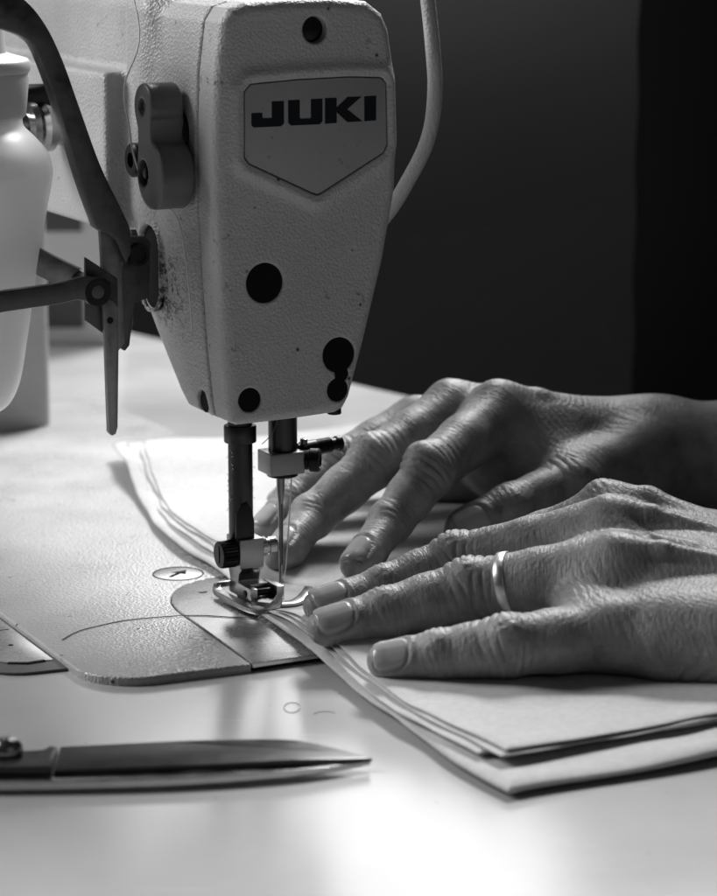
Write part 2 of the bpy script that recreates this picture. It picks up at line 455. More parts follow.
bed_poly = [(-47.6, -75.6)] + arc(-80, -51.5, 22, 262, 184, 12) + [(-102, 380), (76, 380), (76, -76), (60.4, -76), (60.4, 31.6), (-14, 31.6), (-21.2, 30.4), (-28.3, 26.9), (-34.3, 21.3), (-38.9, 14.7), (-42, 7.6), (-43.7, 0.5), (-44.6, -6.0), (-45.3, -25)]
bb = MB().prism(bed_poly, -4.6, 0.0, 'xyz', w=1.3, seg=4, deg=2)
fix(bb.build('bed', M['bed'], mach, deg=60))
cav = MB().box((6, -22, -2.75), (107, 105, 0.4), 0); fix(cav.build('recess_shade_slab', M['shade_and_marks'], mach))  # black slab painted as the dark cavity under the plate
pl = MB().prism(plate_outline, -1.7, 0.15, 'xyz', w=0.25, seg=2, deg=20)
npo = fix(pl.build('needle_plate', M['plate'], mach))
mk = MB()
for cx, cy in ((-26.5, 13.6), (-20.8, 13.6)):
    mk.sweep_rect([W(0, 0, 0)[:0].tolist() or (cx - 1.6, cy + .7, .2), (cx - .7, cy - .35, .2), (cx + .5, cy - .5, .2), (cx + 1.7, cy + .3, .2)], [.3, .7, .7, .3], .06, .02)
mk.build('plate_mark', M['shade_and_marks'], npo)
hs = MB().prism([(-3.2, -6), (3.2, -6), (3.2, 7), (-3.2, 7)], 0.1, 0.25, 'xyz', w=0.05); hs.build('slot_shade_patch', M['shade_and_marks'], npo)  # no slot is cut, a black patch on the plate carries its shade
# sight window / screw cap with an arrow
cp = MB().lathe((-24.4, 42.1, 0), (-24.4, 42.1, 1), [(0.0, 9.6), (0.02, 9.2), (0.02, 8.9)], 48)
cp = MB()
cp.lathe((-24.4, 42.1, -0.5), (-24.4, 42.1, 1), [(0, 9.2), (0.56, 9.2), (0.62, 8.9)], 56)
cap = fix(cp.build('screw_cap', M['plate'], mach))
rg = MB(); t = np.linspace(0, 2 * math.pi, 57)
rg.tube([(-24.4 + 9.5 * math.cos(a), 42.1 + 9.5 * math.sin(a), 0.06) for a in t], 0.26, 8); rg.build('rim_groove', M['shade_and_marks'], cap)
ar = MB(); R = lambda a, b: (-24.4 + a * .80 + b * .6, 42.1 + a * .6 - b * .8)
ar.prism([R(-5.5, -.9), R(0.6, -.8), R(0.2, -3.0), R(6.2, 0.1), R(0.4, 3.0), R(0.8, .8), R(-5.5, .5)], 0.12, 0.2, 'xyz', w=0)
ar.build('arrow_mark', M['shade_and_marks'], cap)

# head + arm casting ---------------------------------------------
face_out = [(-30.5, 214.5), (-33.6, 210), (-35.9, 193), (-37.0, 168), (-36.9, 144), (-35.9, 121.7), (-34.2, 96), (-32.2, 76), (-31.2, 71.6), (-28.8, 70.2),
            (-10, 70.4), (9.5, 71.2), (12.6, 72.6), (15.0, 76.5), (20.6, 95.2), (28.6, 125.2), (33.2, 149), (34.0, 168), (33.2, 190), (30.6, 206), (28, 211.5), (22.0, 215.8), (8, 217.2), (-10, 217.2), (-24, 216.4)]
pent = [(-26.4, 186.6), (-24.0, 189.1), (-6, 190.1), (14.0, 190.4), (26.6, 189.7), (28.3, 187.6), (28.9, 166.2), (27.3, 163.2), (3.2, 150.4), (1.3, 149.7), (-0.8, 150.4), (-24.9, 161.8), (-26.6, 164.0)]
holes = [(1.0, 206.6, 4.7), (-18.7, 120.2, 7.0), (10.0, 92.5, 6.3), (11.2, 85.4, 2.7), (9.6, 79.9, 4.2), (-24.8, 79.3, 4.3)]
def face_sdf(X):
    x, y, z = X[:, 0], X[:, 1], X[:, 2]
    d2 = poly_sdf(x, z, face_out)
    dp = poly_sdf(x, z, pent)
    rim = 1.7 * np.exp(-(np.maximum(dp - 2.2, 0) / 2.6) ** 2) * (1 - 0.35 * np.clip((2.2 - dp) / 2.2, 0, 1))
    dish = 0.8 * np.exp(-np.maximum(dp - 2, 0) / 9)
    dy = np.maximum(-26.0 - rim * 1.0 - dish * .0 - y, y + 10.45)
    r = 4.2
    q1 = d2 + r; q2 = dy + r * 1.0
    front = np.sqrt(np.maximum(q1, 0) ** 2 + np.maximum(q2, 0) ** 2) + np.minimum(np.maximum(q1, q2), 0) - r
    back = np.maximum(d2, y + 10.45)
    d = np.where(y < -16, np.maximum(front, d2), smax(d2, y + 10.45, 1.4))
    rec = np.maximum(dp - 0.0, -(y + 25.9))          # badge recess
    rec = np.maximum(dp, (y + 25.2))
    d = smax(d, -rec, 0.5)
    for hx, hz, hr in holes:
        c = np.maximum(np.hypot(x - hx, z - hz) - hr, y + 22.6)
        d = smax(d, -c, 0.6)
    return d
Vv, Q = surface(face_sdf, (-40, -31.0, 66), (37, -8.5, 220), 0.55)
fp = fix(mesh_obj('face_plate', Vv, Q, M['enamel_face'], mach))
bd = MB().prism(inset(pent[::-1], -0.35)[::-1] if False else [(p[0] * .985 + .02, (p[1] - 172) * .98 + 172) for p in pent], -26.8, -24.8, 'xzy', w=0.35, seg=2, deg=12)
bdo = fix(bd.build('badge', M['badge'], mach, deg=50))
lt = MB()
def gl(poly): lt.prism([(a, b) for a, b in poly], -26.95, -26.7, 'xzy', w=0)
gl([(-16.0, 182.8), (-11.4, 182.8), (-11.4, 175.2), (-12.5, 174.2), (-22.9, 174.2), (-23.7, 175.0), (-23.7, 179.1), (-19.6, 179.1), (-19.6, 177.6), (-19.2, 177.2), (-16.0, 177.2)])
gl([(-9.8, 183.0), (-5.4, 183.0), (-5.4, 177.0), (-5.0, 176.5), (-1.4, 176.5), (-1.1, 177.0), (-1.1, 183.1), (3.3, 183.1), (3.3, 175.3), (2.2, 174.3), (-8.7, 174.3), (-9.8, 175.3)])
gl([(4.3, 183.2), (8.8, 183.2), (8.8, 179.9), (13.0, 183.3), (18.5, 183.3), (12.9, 179.1), (18.8, 174.7), (13.0, 174.6), (8.8, 178.2), (8.8, 174.5), (4.3, 174.4)])
gl([(19.6, 183.3), (24.2, 183.4), (24.2, 174.8), (19.6, 174.7)])
tag(lt.build('lettering', M['ink'], bdo), 'bold dark letters JUKI')
for k, (hx, hz, hr) in enumerate(holes):
    p = MB()
    if k == 0:
        p.lathe((hx, -22.55, hz), (hx, -30, hz), [(0, hr - .3), (0.6, hr - .4), (0.9, hr - 1.2)], 40)
        fix(p.build('mounting_screw', M['black_screw'], mach))
    else:
        p.lathe((hx, -22.6, hz), (hx, -30, hz), [(0, hr - .1), (2.75, hr - .1), (3.0, hr - .35), (3.05, 0.1)], 44)
        fix(p.build('rubber_plug', M['rubber'], mach))

head_out = [(a + (0.25 if a > 0 else -0.25), b) for a, b in face_out]
def body_sdf(X):
    x, y, z = X[:, 0], X[:, 1], X[:, 2]
    d2 = poly_sdf(x, z, head_out)
    head = smax(d2, np.maximum(-10.0 - y, y - 46.0), 1.2)
    # sloping underside
    n = np.array([0.0, 31.0, -27.0]) / math.hypot(31, 27)
    pl_ = (y - 14.5) * n[1] + (z - 70.5) * n[2]
    head = smax(head, pl_, 3.0)
    arm = sd_box(X, (-2.5, 190, 176.0), (34.4, 160, 42.5), 7)
    d = smin(head, arm, 9)
    blk = sd_box(X, (-20, 165, 160), (27.0, 115, 29), 2.2)
    # the block's top leans
    d = smin(d, blk, 3.5)
    pil = sd_box(X, (0, 368, 100), (30, 45, 118), 7); d = smin(d, pil, 14)
    # oval pocket in the rear side
    yy = (y - 33.0); zz = (z - 119.5); q = np.hypot(yy, np.maximum(np.abs(zz) - 6.5, 0)) - 9.0
    lip = np.maximum(np.abs(q) - 1.2, np.abs(x + 37.2) - 0.8)
    d = smin(d, lip, 2.0)
    d = smax(d, -np.maximum(q, x + 33.0), 0.8)
    c = np.maximum(np.hypot(y + 1.5, z - 75.3) - 4.3, x + 30.5)
    d = smax(d, -c, 0.6)
    return d
Vv, Q = surface(body_sdf, (-50, -12, -6), (38, 418, 224), 1.0)
fix(mesh_obj('arm', Vv, Q, M['enamel'], mach))
p = MB().lathe((-30.2, -1.5, 75.3), (-40, -1.5, 75.3), [(0, 4.2), (0.9, 4.2), (1.1, 3.9)], 40); fix(p.build('rubber_plug', M['rubber'], mach))
pk = MB().prism([(33 + 8.7 * math.cos(a) , 119.5 + 8.7 * math.sin(a) + (6.5 if math.sin(a) > 0 else -6.5)) for a in np.linspace(0, 2 * math.pi, 40, endpoint=False)], -36.6, -33.2, 'yzx', w=0.6)
fix(pk.build('oval_cover', M['rubber'], mach))
# small screws on the underside
for (x, y) in ((14, -14), (-24, 4)):
    p = MB().cyl((x, y, 68.6), (x, y, 71.5), 2.6, 0.4, 24); fix(p.build('underside_screw', M['black_screw'], mach))

# pear shaped thread guide on the rear side ------------------------
def peg_sdf(X):
    x, y, z = X[:, 0], X[:, 1], X[:, 2]
    q1 = np.hypot(y - 3.8, z - 180.0) - 8.2; q2 = np.hypot(y + 1.6, z - 156.8) - 12.0
    t = np.clip((177 - z) / 19.5, 0, 1)
    d2 = smin(q1, q2, 3.5)
    neck = np.maximum(np.abs(y - 2.5) - 6.6, np.abs(z - 169) - 7); d2 = smin(d2, neck, 2.5)
    dx = np.abs(x + 45.0) - 6.2
    r = 1.3; a = d2 + r; b = dx + r
    d = np.hypot(np.maximum(a, 0), np.maximum(b, 0)) + np.minimum(np.maximum(a, b), 0) - r
    hole = np.maximum(np.hypot(y - 4.5, z - 157) - 4.6, x + 47.0)
    d = smax(d, -hole, 0.8)
    hole = np.maximum(np.hypot(y - 4.5, z - 180) - 2.9, x + 50.0)
    return smax(d, -hole, 0.5)
Vv, Q = surface(peg_sdf, (-54, -17, 143), (-36, 21, 191), 0.55)
tg = fix(mesh_obj('thread_guide', Vv, Q, M['cast_grey'], mach))
MB().lathe((-49.0, 4.5, 157), (-60, 4.5, 157), [(0, 4.2), (0.2, 3.9), (0.2, 2.0), (1.4, 1.8), (1.6, 1.2)], 32).build('guide_screw', M['black_screw'], tg)
MB().lathe((-50.3, 4.5, 180), (-60, 4.5, 180), [(0, 2.7), (0.3, 2.5), (0.3, 1.5), (-0.4, 1.3), (-0.4, 0.2)], 28).build('guide_screw', M['black_screw'], tg)
MB().lathe((-39.5, 4.0, 170), (-36, 4.0, 170), [(0, 8.5), (3, 8.5)], 36).build('spacer', M['black_screw'], tg)
# round black screw beside it, with hex socket
p = MB().lathe((-36.5, 34, 158.5), (-60, 34, 158.5), [(0, 4.6), (3.2, 4.6), (3.3, 6.2), (6.6, 6.2), (7.4, 5.4), (7.4, 2.8), (5.6, 2.6), (5.6, 0.3)], 40)
fix(p.build('socket_screw', M['black_screw'], mach))

# curved strap coming down in front of the arm ---------------------
outer = catmull([(-112, 225.5), (-100, 222.5), (-90.7, 217.0), (-83.7, 208.5), (-77.9, 196.5), (-71.8, 179.2), (-64.9, 159.9), (-57.0, 143.3), (-54.2, 136.5), (-54.0, 129.0)], 5)
inner = catmull([(-66.5, 138.1), (-72.4, 155.1), (-79.1, 177.8), (-86.5, 198.4), (-91.0, 204.3), (-99.8, 207.8), (-112, 211.5)], 5)
poly = [tuple(a) for a in outer] + [(-56.2, 124.5), (-60.0, 133.6)] + [tuple(a) for a in inner]
st_ = MB().prism(poly, 9, 17, 'xzy', w=0.8, seg=2, deg=40)
fix(st_.build('curved_strap', M['strap'], mach, deg=40))
# bracket group under it
br = MB().prism([(-64.5, 137), (-57.0, 137), (-56.2, 96), (-58.5, 93.5), (-63.0, 95)], 12, 14.5, 'xzy', w=0.3); g = fix(br.build('lifter_bracket', M['lever'], mach))
br = MB().prism([(-73.0, 128.8), (-61.2, 120.6), (-61.4, 101.0), (-63.2, 98.5), (-73.4, 106.5)], 4.6, 6.6, 'xzy', w=0.35); br.build('angled_plate', M['strap'], g)
br = MB().prism([(-53.8, 131.0), (-51.4, 133.4), (-46.4, 133.4), (-44.2, 131.0), (-45.4, 111), (-50.9, 109.9), (-53.2, 94.5), (-55.0, 92.6), (-58.4, 95.2), (-57.4, 111)], 14.8, 17.4, 'xzy', w=0.45); br.build('pivot_plate', M['strap'], g)
br = MB().lathe((-49.6, 15.0, 127.0), (-49.6, -5, 127.0), [(0, 4.2), (1.6, 4.2), (2.0, 3.8), (2.0, 2.6), (1.5, 2.5), (1.5, .2)], 32); br.build('pivot_pin', M['black_screw'], g)
lv = MB().prism([(-68.3, 112.6), (-66.2, 113.8), (-64.2, 113.4), (-62.4, 110.5), (-62.5, 97.3), (-63.5, 68.2), (-64.2, 65.8), (-65.7, 65.2), (-66.9, 66.6), (-67.4, 97.7)], 1.6, 4.3, 'xzy', w=0.4); fix(lv.build('lifter_lever', M['lever'], mach))
p = MB().lathe((-65.6, 1.5, 106.5), (-65.6, 0, 106.5), [(0, 1.2), (0.25, 1.1)], 24); fix(p.build('hole_shade_disc', M['shade_and_marks'], mach))  # no hole is cut, a black disc on the lever gives its shade
P = [(-150, -2, 113), (-125, 0, 115.0), (-106.2, 0, 116.4), (-86, 0, 117.7), (-78, 0, 118.8), (-72, 0, 118.2), (-67, 0, 117.0)]
hsb = MB().sweep_rect(catmull(P, 6), 1.4, np.interp(np.linspace(0, 1, 37), [0, .6, .75, .9, 1], [3.9, 3.5, 4.3, 4.6, 3.6]), 0.5); fix(hsb.build('bottle_strap', M['strap'], mach))
P = [(-150, 44, 146), (-110, 42, 139), (-92, 41, 132.5), (-78, 40, 123.5), (-67, 30, 117)]
hsb = MB().sweep_rect(catmull(P, 6), 1.2, 4.6, 0.4); fix(hsb.build('bottle_strap', M['lever'], mach))
p = MB().lathe((-71, 2, 117.2), (-71, -20, 117.2), [(0, 5.0), (3.2, 5.0), (3.6, 4.6), (3.6, 2.4), (2.8, 2.2), (2.8, 0.3)], 36).cyl((-71, 2, 117.2), (-66, 30, 117.2), 3.0, .3); fix(p.build('clamp_screw', M['black_screw'], mach))
# thread tension post far behind the bottle
p = MB().lathe((-46, 93, 166), (-75, 93, 166), [(0, 7), (6, 7), (6.2, 9), (9, 9.4), (11, 8), (13, 10), (15.5, 10), (16.5, 6), (22, 6), (23, 5)], 36); fix(p.build('tension_post', M['chrome'], mach))
p = MB().lathe((-46, 99, 176), (-75, 99, 176), [(0, 6), (16, 6), (17, 5)], 32); fix(p.build('tension_knob', M['black_screw'], mach))

# bars, clamp, needle ----------------------------------------------
PBX = -17.0
pb = MB().cyl((PBX, 0, 20), (PBX, 0, 96), 4.45, 0.2, 48); pbo = fix(pb.build('presser_bar', M['blackened'], mach))
MB().cyl((PBX, 0, 58.6), (PBX, 0, 65.0), 5.9, 0.5, 48).build('collar', M['blackened'], pbo)
MB().prism([(-4.0, 22.8), (3.2, 22.8), (3.2, 30), (2.2, 34.5), (0.2, 37.5), (-2.5, 36.0), (-3.8, 33)], -4.75, -3.4, 'xzy', w=0.3).build('bar_flat', M['black_screw'], pbo).location.x = PBX * S
nb = MB().cyl((0, 0, 45), (0, 0, 96), 5.3, 0.3, 48); nbo = fix(nb.build('needle_bar', M['blackened'], mach))
nc = MB().box((-1.0, -0.6, 50.0), (13.4, 12.4, 8.2), 0.7, seg=3); nco = fix(nc.build('needle_clamp', M['steel'], mach))
MB().lathe((-0.2, 0, 44.3), (-0.2, 0, 47), [(0, 5.2), (0.3, 5.7), (1.1, 5.7), (1.4, 3.8), (2.2, 3.8)], 40).build('clamp_washer', M['black_screw'], nco)
MB().lathe((6.0, -3.0, 50.3), (20, -13, 50.3), [(0, 3.5), (3.0, 3.7), (3.4, 4.3), (6.4, 4.3), (7.0, 3.8), (7.0, 2.9), (6.4, 2.8), (6.4, .2)], 36).build('clamp_screw', M['black_screw'], nco)
pr = [(0, 2.2), (1, 2.6), (3, 2.6), (3.3, 3.1), (9.5, 3.1)]
for i in range(7): pr += [(9.7 + i * .9, 2.6), (10.1 + i * .9, 2.6), (10.3 + i * .9, 2.95), (10.5 + i * .9, 2.95)]
pr += [(16.6, 2.2), (18.6, 2.2), (18.9, 2.8), (20.6, 2.8), (21, 2.4)]
MB().lathe((5.4, 2.0, 52.4), (26.4, 5.0, 53.2), pr, 32).build('thread_guide_pin', M['black_screw'], nco)
MB().box((4.0, 2.8, 54.8), (6, 4, 2.0), 0.6).cyl((9.0, 1, 54), (9.0, 1, 57.2), 1.4, .4, 20).build('guide_lug', M['steel'], nco)
nx = -1.0
ne = MB().lathe((nx, 0, 47), (nx, 0, -8), [(0, 1.55), (3.2, 1.55), (8.5, 1.45), (11, 1.15), (13.2, 0.92), (37, 0.78), (39.5, 0.70), (42.5, 0.84), (46, 0.72), (52, 0.2)], 28)
neo = fix(ne.build('needle', M['steel'], mach))
MB().prism([(nx - .22, 11), (nx + .22, 11), (nx + .2, 34), (nx - .2, 34)], -0.98, -0.86, 'xzy', w=0).build('groove_shade_strip', M['shade_and_marks'], neo)  # black strip on the needle paints the shade of its groove

lf = MB()
for k in range(46):
    side = -1 if k % 2 else 1; z0 = rng.uniform(33, 57); a0 = rng.uniform(-.5, .5)
    bx_ = PBX + side * 4.4 * math.cos(a0); by_ = 4.4 * math.sin(a0) - 0.3
    e = rng.uniform(.2, .9)
    lf.tube([(bx_, by_, z0), (bx_ + side * e * .6, by_ - .1, z0 + rng.uniform(-.4, .5)), (bx_ + side * e, by_ - .2, z0 + rng.uniform(-.8, .8))], 0.085, 5)
fix(lf.build('lint_fuzz', M['thread'], mach))
# presser foot ------------------------------------------------------
sh = MB().box((-15.4, 0, 18.0), (9.6, 12.2, 11.0), 0.6, seg=3)
sh.prism([(-6.1, 13.2), (6.1, 13.2), (6.1, 11), (4.5, 7), (5.4, 3.6), (5.4, 1.8), (-5.4, 1.8), (-5.4, 3.6), (-3.6, 5.2), (-2.7, 7.6), (-3.4, 10.2), (-5.6, 12.2)], -19.6, -11.0, 'yzx', w=0.35)
M['foot'] = metal('worn_foot_steel', 0.42, 0.31, (900, 900, 80), 0.25)
foot = fix(sh.build('presser_foot', M['steel'], mach))
kn = MB(); n = 56; prof = []
V = []; F = []
for (h, r, kk) in ((0, 4.6, 0), (0.4, 5.1, 1), (5.6, 5.1, 1), (6.2, 4.7, 0), (6.3, 3.9, 0), (6.1, 0.1, 0)):
    for i in range(n):
        A = 2 * math.pi * i / n; rr = r - (0.28 if (kk and i % 2) else 0)
        V.append((-20.3 - h, -1.2 + rr * math.cos(A), 17.8 + rr * math.sin(A)))
for k in range(5):
    for i in range(n): F.append((k * n + i, k * n + (i + 1) % n, (k + 1) * n + (i + 1) % n, (k + 1) * n + i))
F.append(tuple(5 * n + i for i in range(n)))
kn.add(V, F); kn.box((-26.6, -1.2, 17.8), (0.3, 1.0, 6.6), 0.05)
kn.build('knurled_screw', M['black_screw'], foot, deg=20)
MB().lathe((-10.8, 0.5, 18.6), (10, 0.5, 18.6), [(0, 2.2), (1.4, 2.2), (1.6, 3.5), (3.2, 3.7), (3.6, 2.9), (4.4, 2.9), (4.6, 3.3), (7.2, 3.3), (7.9, 2.6)], 36).build('guide_pin', M['chrome'], foot)
# hinge block: two cheeks, pin, black slot, toes
hb = MB().box((-19.3, -10, 4.6), (2.8, 12, 6.0), 0.4).box((-8.8, -10, 4.6), (3.0, 12, 6.0), 0.4).box((-14, -6.0, 6.3), (9.6, 5, 2.0), 0.4).box((-14.0, -8.6, 2.4), (10.5, 13.5, 1.4), 0.3)
hb.build('foot_hinge', M['foot'], foot)
MB().cyl((-21.2, -11.5, 5.0), (-7.0, -11.5, 5.0), 1.3, .2, 24).build('hinge_pin', M['black_screw'], foot)
def rail(pts, hw, hh): return MB().sweep_rect(catmull(pts, 8), hw, hh, 0.35)
near = [(-23.4, 8, 4.0), (-24.3, 5.5, 2.4), (-24.3, 0, 2.0), (-23.6, -14, 2.0), (-22.2, -23.0, 2.1), (-19.5, -26.8, 2.5), (-15.5, -26.2, 4.0), (-12.8, -24.0, 6.6)]
k = len(catmull(near, 8))
rl = MB().sweep_rect(catmull(near, 8), np.interp(np.linspace(0, 1, k), [0, .3, .6, .85, 1], [1.4, 1.8, 2.2, 2.0, 1.2]), np.interp(np.linspace(0, 1, k), [0, .3, .8, 1], [0.9, 1.1, 1.0, .7]), 0.4)
rl.box((-20.6, 7.2, 4.2), (7.0, 1.2, 2.2), 0.4)
rl.build('sole_toe', M['foot'], foot)
far = [(-18, -18, 3.3), (-13, -23.0, 3.1), (-8, -24.4, 3.1), (-4, -22.8, 3.7), (-0.6, -20.2, 4.9), (1.4, -18.4, 6.3)]
k = len(catmull(far, 8))
rl = MB().sweep_rect(catmull(far, 8), np.interp(np.linspace(0, 1, k), [0, .3, .7, 1], [2.4, 2.2, 2.0, 1.5]), 0.75, 0.35)
rl.build('sole_toe', M['foot'], foot)

# ------------------------------------------------------------------ hinge plate let into the table
hp = empty('table_hinge', (0, 0, TZ), ANG); tag(hp, 'metal hinge plate with a grey rubber border let into the table beside the machine bed', 'hinge')
o_ = [(-102.6, 40), (-128, 40), (-128, -20)] + arc(-112, -29, 16, 180, 262, 8) + [(-98.5, -46.5), (-98.5, -20)]
MB().prism(o_, 0.02, 1.0, 'xyz', w=0.45, seg=3, deg=15).build('rubber_border', M['cast_grey'], hp, deg=50)
i_ = [(-103.0, 36), (-121, 36), (-121.5, -15)] + arc(-113, -25, 8.5, 180, 262, 6) + [(-103.2, -35.5)]
ipl = MB().prism(i_, 0.8, 1.35, 'xyz', w=0.2, seg=2, deg=15).build('steel_leaf', M['plate'], hp, deg=50)
MB().prism([(-117.8, -31.2), (-112, -34.2), (-106, -34.0), (-106, -35.6), (-112.5, -35.9), (-118.6, -32.4)], 1.0, 1.42, 'xyz', w=0.05).build('notch_shade_strip', M['shade_and_marks'], ipl)  # black strip on the leaf, coloured as the shade of a notch
MB().cyl((-110.5, -13, 1.2), (-110.5, -13, 1.45), 0.9, .05, 20).build('rivet', M['shade_and_marks'], ipl)
MB().box((-113, 6, 1.36), (17, 0.5, 0.08), 0).build('leaf_seam', M['shade_and_marks'], ipl)

# ------------------------------------------------------------------ cloth
def lerp_path(pts, n):
    P = catmull(pts, 12); d = np.r_[0, np.cumsum(np.linalg.norm(np.diff(P, axis=0), axis=1))]
    s = np.linspace(0, d[-1], n); return np.stack([np.interp(s, d, P[:, i]) for i in range(P.shape[1])], 1), s
def slab(name, Lp, Rp, base, thick, label, parent, nl=260, nr=150, rr=7.0, seed=1, lift=0.0, pinch_amt=0.82, wob=1.0):
    L, sl = lerp_path(Lp, nl); R_, sr = lerp_path(Rp, nr)
    # finer sampling near the two visible edges
    tr = np.linspace(0, 1, nr) ** 1.8; R_ = np.stack([np.interp(tr * sr[-1], sr, R_[:, i]) for i in range(2)], 1); sr = tr * sr[-1]
    ts = np.linspace(0, 1, nl) ** 1.25; L = np.stack([np.interp(ts * sl[-1], sl, L[:, i]) for i in range(2)], 1); sl = ts * sl[-1]
    K = L[0]
    P = L[:, None, :] + (R_ - K)[None, :, :]
    q2 = np.stack([P[..., 0].ravel() / 16, P[..., 1].ravel() / 16, np.full(P[..., 0].size, base)], 1)
    P = P + np.stack([vnoise(q2, 21).reshape(nl, nr), vnoise(q2, 22).reshape(nl, nr)], -1) * 0.9
    X = P[..., 0].ravel(); Y = P[..., 1].ravel()
    # distance from bed end in machine space
    ym = X * EY[0] + Y * EY[1]; xm = X * EX[0] + Y * EX[1]
    t = np.clip((ym + 118) / 42, 0, 1); ground = TZ + 0.15 + (3.2) * t * t * (3 - 2 * t)
    A = np.stack([X / 60, Y / 60, np.full_like(X, seed)], 1)
    n1 = vnoise(A, seed) ; n2 = vnoise(A * 2.3 + 5, seed + 3)
    foot = np.clip(1.25 * np.exp(-(((X - 3) / 21) ** 2 + ((Y + 20) / 24) ** 2)), 0, 1)
    far = np.clip((Y - 20) / 200, 0, 1)
    SL = np.repeat(sl, nr); SR = np.tile(sr, nl)
    dl = SR; dr = SL
    edge = np.minimum(dl, dr)
    near_edge = np.exp(-dr / 25) * 1.0
    corner = np.exp(-SR / 60) * np.clip((SL - 330) / 110, 0, 1) ** 2
    waves = wob * ((2.3 + 3.4 * far) * n1 * 0.55 + n2 * (0.35 + 0.8 * far)) * (1 - foot)
    lft = lift * np.clip(SR / 170, 0, 1) ** 1.6 * np.exp(-SL / 60)
    th = thick * (1 - pinch_amt * foot)
    zb = ground + np.maximum(base * (1 - pinch_amt * foot) + (waves + 0.7 * wob) * (1 if base > 0.5 else 0.35 + far), 0.02) + corner * 3.5 + lft
    dd = np.sqrt(np.clip(1 - (1 - np.clip(edge / rr, 0, 1)) ** 2, 0, 1))
    mid = zb + th / 2
    wav = 0.4 * vnoise(np.stack([SL / 14, SR / 14, np.full_like(SL, seed + 9)], 1), seed) + 0.22 * vnoise(np.stack([SL / 33, SR / 33, np.full_like(SL, base * 3)], 1), 4)
    top = mid + th / 2 * dd + wav * dd; bot = mid - th / 2 * dd
    Vt = np.stack([X, Y, top], 1); Vb = np.stack([X, Y, bot], 1)
    idx = np.arange(nl * nr).reshape(nl, nr)
    q = np.stack([idx[:-1, :-1].ravel(), idx[:-1, 1:].ravel(), idx[1:, 1:].ravel(), idx[1:, :-1].ravel()], 1)
    NN = nl * nr
    # weld the visible rims, close the rest
    rim = []
    for seq in (idx[0, :], idx[:, -1], idx[::-1][0, ::-1], idx[::-1, 0]):
        a, b_ = seq[:-1], seq[1:]
        rim.append(np.stack([a, a + NN, b_ + NN, b_], 1))
    F_ = np.concatenate([q[:, ::-1], q + NN] + rim)
    return mesh_obj(name, np.concatenate([Vt, Vb]), F_, M['cloth'], parent)
cloth = empty('folded_cloth', (70, -120, TZ))
tag(cloth, 'folded white cotton cloth in several layers passing under the presser foot', 'cloth')
def shift(o): o.location = -Vector((70, -120, TZ)) * S; return o
LA = [(71, -212), (57, -189), (41, -150), (24, -110), (9, -75), (-6, -38), (-16, -5), (-27, 27), (-40, 52), (-53, 86), (-66, 145), (-76, 190), (-84, 226)]
RA = [(71, -212), (96, -200), (119, -190), (144, -176), (200, -142), (240, -112)]
LM = [(63, -190), (50, -168), (38, -145), (24, -108), (12, -78), (-3, -38), (-12, -5), (-23, 27), (-36, 52), (-49, 86), (-62, 145), (-71, 188), (-78, 222)]
RM = [(63, -190), (100, -173), (144, -156), (200, -121), (240, -92)]
LB = [(70, -195), (54, -170), (41, -146), (29, -115), (17, -88), (-1, -40), (-10, -5), (-21, 27), (-34, 52), (-47, 86), (-59, 144), (-67, 184), (-70, 212)]
RB = [(70, -195), (104, -177), (141, -158), (200, -123), (240, -94)]
shift(slab('cloth_layer', LA, RA, 0.0, 3.8, None, cloth, seed=1, lift=5.0))
shift(slab('cloth_layer', LM, RM, 3.5, 1.5, None, cloth, seed=1, lift=5.5, rr=4.0))
shift(slab('cloth_layer', LB, RB, 5.1, 1.2, None, cloth, seed=1, lift=5.5, rr=3.5))
off = lambda L_, d: [(x + d[0], y + d[1]) for x, y in L_]
shift(slab('cloth_layer', off(LB, (0.9, 1.6)), off(RB, (0.9, 1.6)), 6.35, 1.1, None, cloth, seed=1, lift=5.5, rr=4.0))

fr_ = MB(); Lf, _ = lerp_path(LA, 400)
for k in range(90):
    i = int(rng.integers(150, 255)); p = Lf[i]; q = Lf[i + 2]; t = (q - p) / np.linalg.norm(q - p); nn = np.array([-abs(t[1]), -abs(t[0])]) / 1.0
    ln = rng.uniform(0.5, 2.0); ang = rng.uniform(-0.9, 0.9); d = np.array([nn[0] * math.cos(ang) - nn[1] * math.sin(ang), nn[0] * math.sin(ang) + nn[1] * math.cos(ang)])
    ymf = p @ EY[:2]; z0 = (0.5 if ymf > -76 else -2.2) + rng.uniform(0, 0.6)
    b0 = np.array([*(p - d * 0.8), z0 + .3]); b1 = np.array([*(p + d * ln * .5 + t * rng.uniform(-.3, .3)), z0 + .2]); b2_ = np.array([*(p + d * ln), z0 - rng.uniform(0, .3)])
    fr_.tube([b0, b1, b2_], 0.07, 5)
shift(fr_.build('frayed_edge', M['thread'], cloth))

# ------------------------------------------------------------------ hands
def seg_d(P, a, b, ra, rb, n=None, g=1.0):
    a = np.asarray(a, np.float32); b = np.asarray(b, np.float32); ba = b - a
    pa = P - a; h = np.clip(pa @ ba / (ba @ ba), 0, 1); q = pa - h[:, None] * ba
    if n is not None and g != 1.0:
        n = np.asarray(n, np.float32); q = q + (q @ n)[:, None] * n * (g - 1)
    return np.sqrt((q * q).sum(1)) - (ra + (rb - ra) * h)

